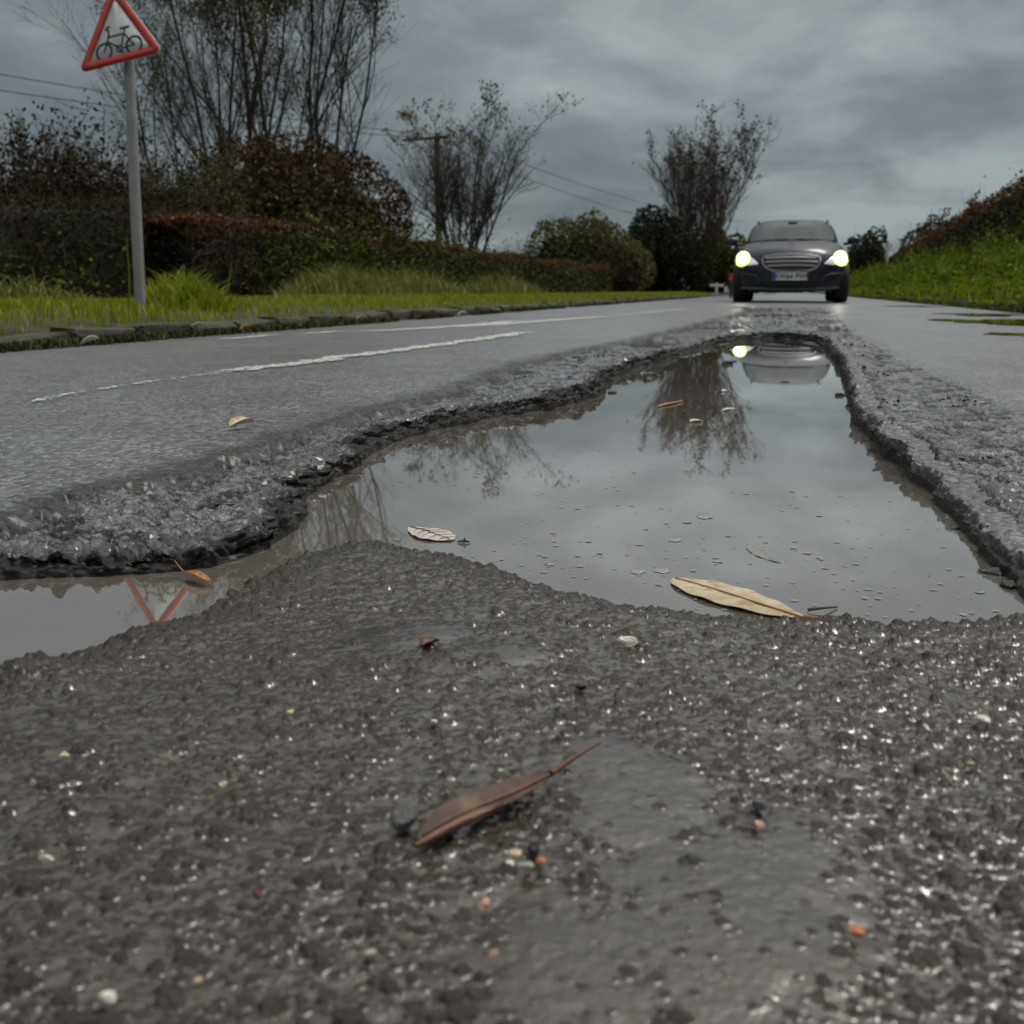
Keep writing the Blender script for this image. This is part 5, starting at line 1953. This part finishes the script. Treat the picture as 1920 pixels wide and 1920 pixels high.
PB = {'white': pcol('white_quartz', (.60, .57, .51)), 'cream': pcol('cream_pebble', (.46, .38, .24)), 'orange': pcol('orange_pebble', (.44, .17, .07)), 'pink': pcol('pink_pebble', (.42, .26, .20)), 'grey': pcol('grey_pebble', (.07, .075, .08)), 'black': pcol('black_chip', (.012, .012, .013)), 'red': pcol('dark_red_pebble', (.09, .03, .03)), 'green': pcol('grey_green_pebble', (.30, .32, .26))}
pebs = [(1175, 1217, 17, 'white', 'blocky off-white pebble on the mud below the floating yellow leaf'), (420, 1484, 9, 'cream', 'small cream yellow pebble on the left of the foreground mud'), (90, 1628, 13, 'white', 'bright white chip near the left edge of the foreground'), (968, 1619, 13, 'cream', 'cream pebble at the top of the little pile below the brown leaf'),
        (985, 1641, 16, 'green', 'grey-green pebble at the bottom of the little pile below the brown leaf'), (958, 1633, 9, 'white', 'small white pebble at the left of the little pile below the brown leaf'), (1015, 1629, 10, 'orange', 'small pinkish orange pebble right of the little pile below the brown leaf'), (1003, 1606, 16, 'black', 'black chip behind the little pile below the brown leaf'),
        (908, 1715, 15, 'pink', 'rounded pink pebble below the little pebble pile'), (205, 1888, 15, 'white', 'rounded pale pebble at the bottom left'), (1607, 1766, 15, 'orange', 'bright orange pebble at the edge of the smooth mud on the right'), (924, 1804, 9, 'pink', 'small pink pebble near the bottom, under the rounded pink one'), (1425, 1563, 11, 'pink', 'dull pink pebble under a dark chip right of the smooth mud'),
        (758, 1556, 32, 'grey', 'large dark grey stone at the left end of the brown leaf'), (1425, 1530, 20, 'grey', 'dark grey chip above the dull pink pebble'), (1840, 1362, 13, 'white', 'white chip near the right edge of the foreground'), (545, 1346, 8, 'cream', 'tiny cream chip on the mud at the left of centre'), (815, 1366, 9, 'white', 'small whitish chip on the mud above the brown leaf'),
        (1090, 1300, 11, 'black', 'black chip standing on the mud right of centre'), (695, 1805, 13, 'green', 'pale grey-green pebble low in the left foreground'), (372, 1855, 8, 'cream', 'tiny yellowish pebble near the bottom left'), (484, 1694, 13, 'red', 'dark red pebble in the left foreground'), (1048, 1542, 12, 'grey', 'small grey chip right of the brown leaf'), (1820, 1446, 8, 'cream', 'small tan chip at the right of the foreground'),
        (122, 1430, 10, 'cream', 'faint tan pebble high at the left of the foreground')]
for i, (x, y, r_px, cl_, lab) in enumerate(pebs):
    q = on_ground(x, y, .009)
    dist = np.linalg.norm(q - _C)
    r_ = 0.95 * r_px / FPX * dist
    bm = stone_mesh(r_, 500 + i, .72, 3)
    o = mesh_bm('pebble', bm, PB[cl_], smooth=False, label=lab, cat='pebble', group='loose pebbles on the mud')
    o.location = q + np.array([0, 0, r_ * .5 + .0022])
    o.rotation_euler = (random.uniform(-.3, .3), random.uniform(-.3, .3), random.uniform(0, 6))
MAT_FRAG = simple('black_asphalt_fragment', (.012, .012, .012), .35, var=.5, scale=200, bump=.6)
frs = [(1148, 737, 10, 'black asphalt lump in the water off the end of the left broken edge'), (1576, 742, 11, 'black asphalt lump in the water against the far right edge'), (1591, 761, 5, 'small black lump in the water under the far right lump'), (1791, 991, 10, 'black lump in the water beside the straight right edge'), (1774, 968, 6, 'tiny black lump in the water near the straight right edge'), (1868, 1075, 22, 'flat broken asphalt piece in the water at the right of the picture'), (1890, 1098, 22, 'flat broken asphalt piece nearest the right picture edge')]
for i, (x, y, r_px, lab) in enumerate(frs):
    q = gnd(x, y, 0)
    r_ = r_px / FPX * np.linalg.norm(q - _C)
    o = mesh_bm('asphalt_fragment', stone_mesh(r_, 700 + i, .5 if r_px < 20 else .3, 3), MAT_FRAG, smooth=False, label=lab, cat='asphalt fragment', group='asphalt fragments in the puddle')
    o.location = q + np.array([0, 0, r_ * .1])
    o.rotation_euler = (.1, .1, i * 1.3)

# specks and scum floating on the puddle
MAT_SCUM = simple('floating_scum', (.26, .25, .235), .25, var=.35, scale=500)
g = np.random.default_rng(91)
n = 900
V, T = [], []
cnt = 0
for k in range(n):
    xx, yy = g.uniform(560, 1880), g.uniform(830, 1165) if g.random() < .85 else g.uniform(700, 830)
    q = gnd(xx, yy, .0005)
    if sdist(q[:1], q[1:2], basin)[0] > -.015 or sdist(q[:1], q[1:2], fgpoly)[0] < .012:
        continue
    if fbm(q[:1], q[1:2], 3, 3, 55)[0] < -.12:
        continue
    r_ = abs(g.normal(0, .0014)) + .0005
    m_ = 9
    th = np.linspace(0, 2 * np.pi, m_, endpoint=False)
    rr_ = r_ * (1 + .3 * g.normal(size=m_) * .6)
    el = g.uniform(.4, 1)
    V += [(q[0] + rr_[i] * math.cos(th[i]), q[1] + el * rr_[i] * math.sin(th[i]), .0006) for i in range(m_)]
    T += [[cnt + i for i in range(m_)]]
    cnt += m_
mesh_np('floating_specks', V, np.array(T), MAT_SCUM, kind='stuff', label='pale specks of scum floating on the puddle')
for x, y, r_px, lab in ((1241, 1068, 15, 'round pale foam blob floating left of the yellow leaf tip'), (1265, 1011, 12, 'pale foam blob floating above the round one'), (1195, 1070, 14, 'thin foam curl left of the round foam blob'), (1320, 968, 14, 'faint foam patch in the middle of the puddle')):
    q = gnd(x, y, .0007)
    r_ = r_px / FPX * np.linalg.norm(q - _C)
    th = np.linspace(0, 2 * np.pi, 18, endpoint=False)
    V = [(q[0] + r_ * (1 + .15 * math.sin(3 * t + x)) * math.cos(t), q[1] + 1.5 * r_ * (1 + .15 * math.sin(4 * t)) * math.sin(t), .0004) for t in th] + [(q[0] + .7 * r_ * math.cos(t), q[1] + r_ * math.sin(t), .0012) for t in th]
    F = [[i, (i + 1) % 18, 18 + (i + 1) % 18, 18 + i] for i in range(18)]
    o = mesh_np('foam_blob', V, [np.array(F), np.array([[18 + i for i in range(18)]])], MAT_SCUM, label=lab, cat='foam', group='foam blobs on the puddle')
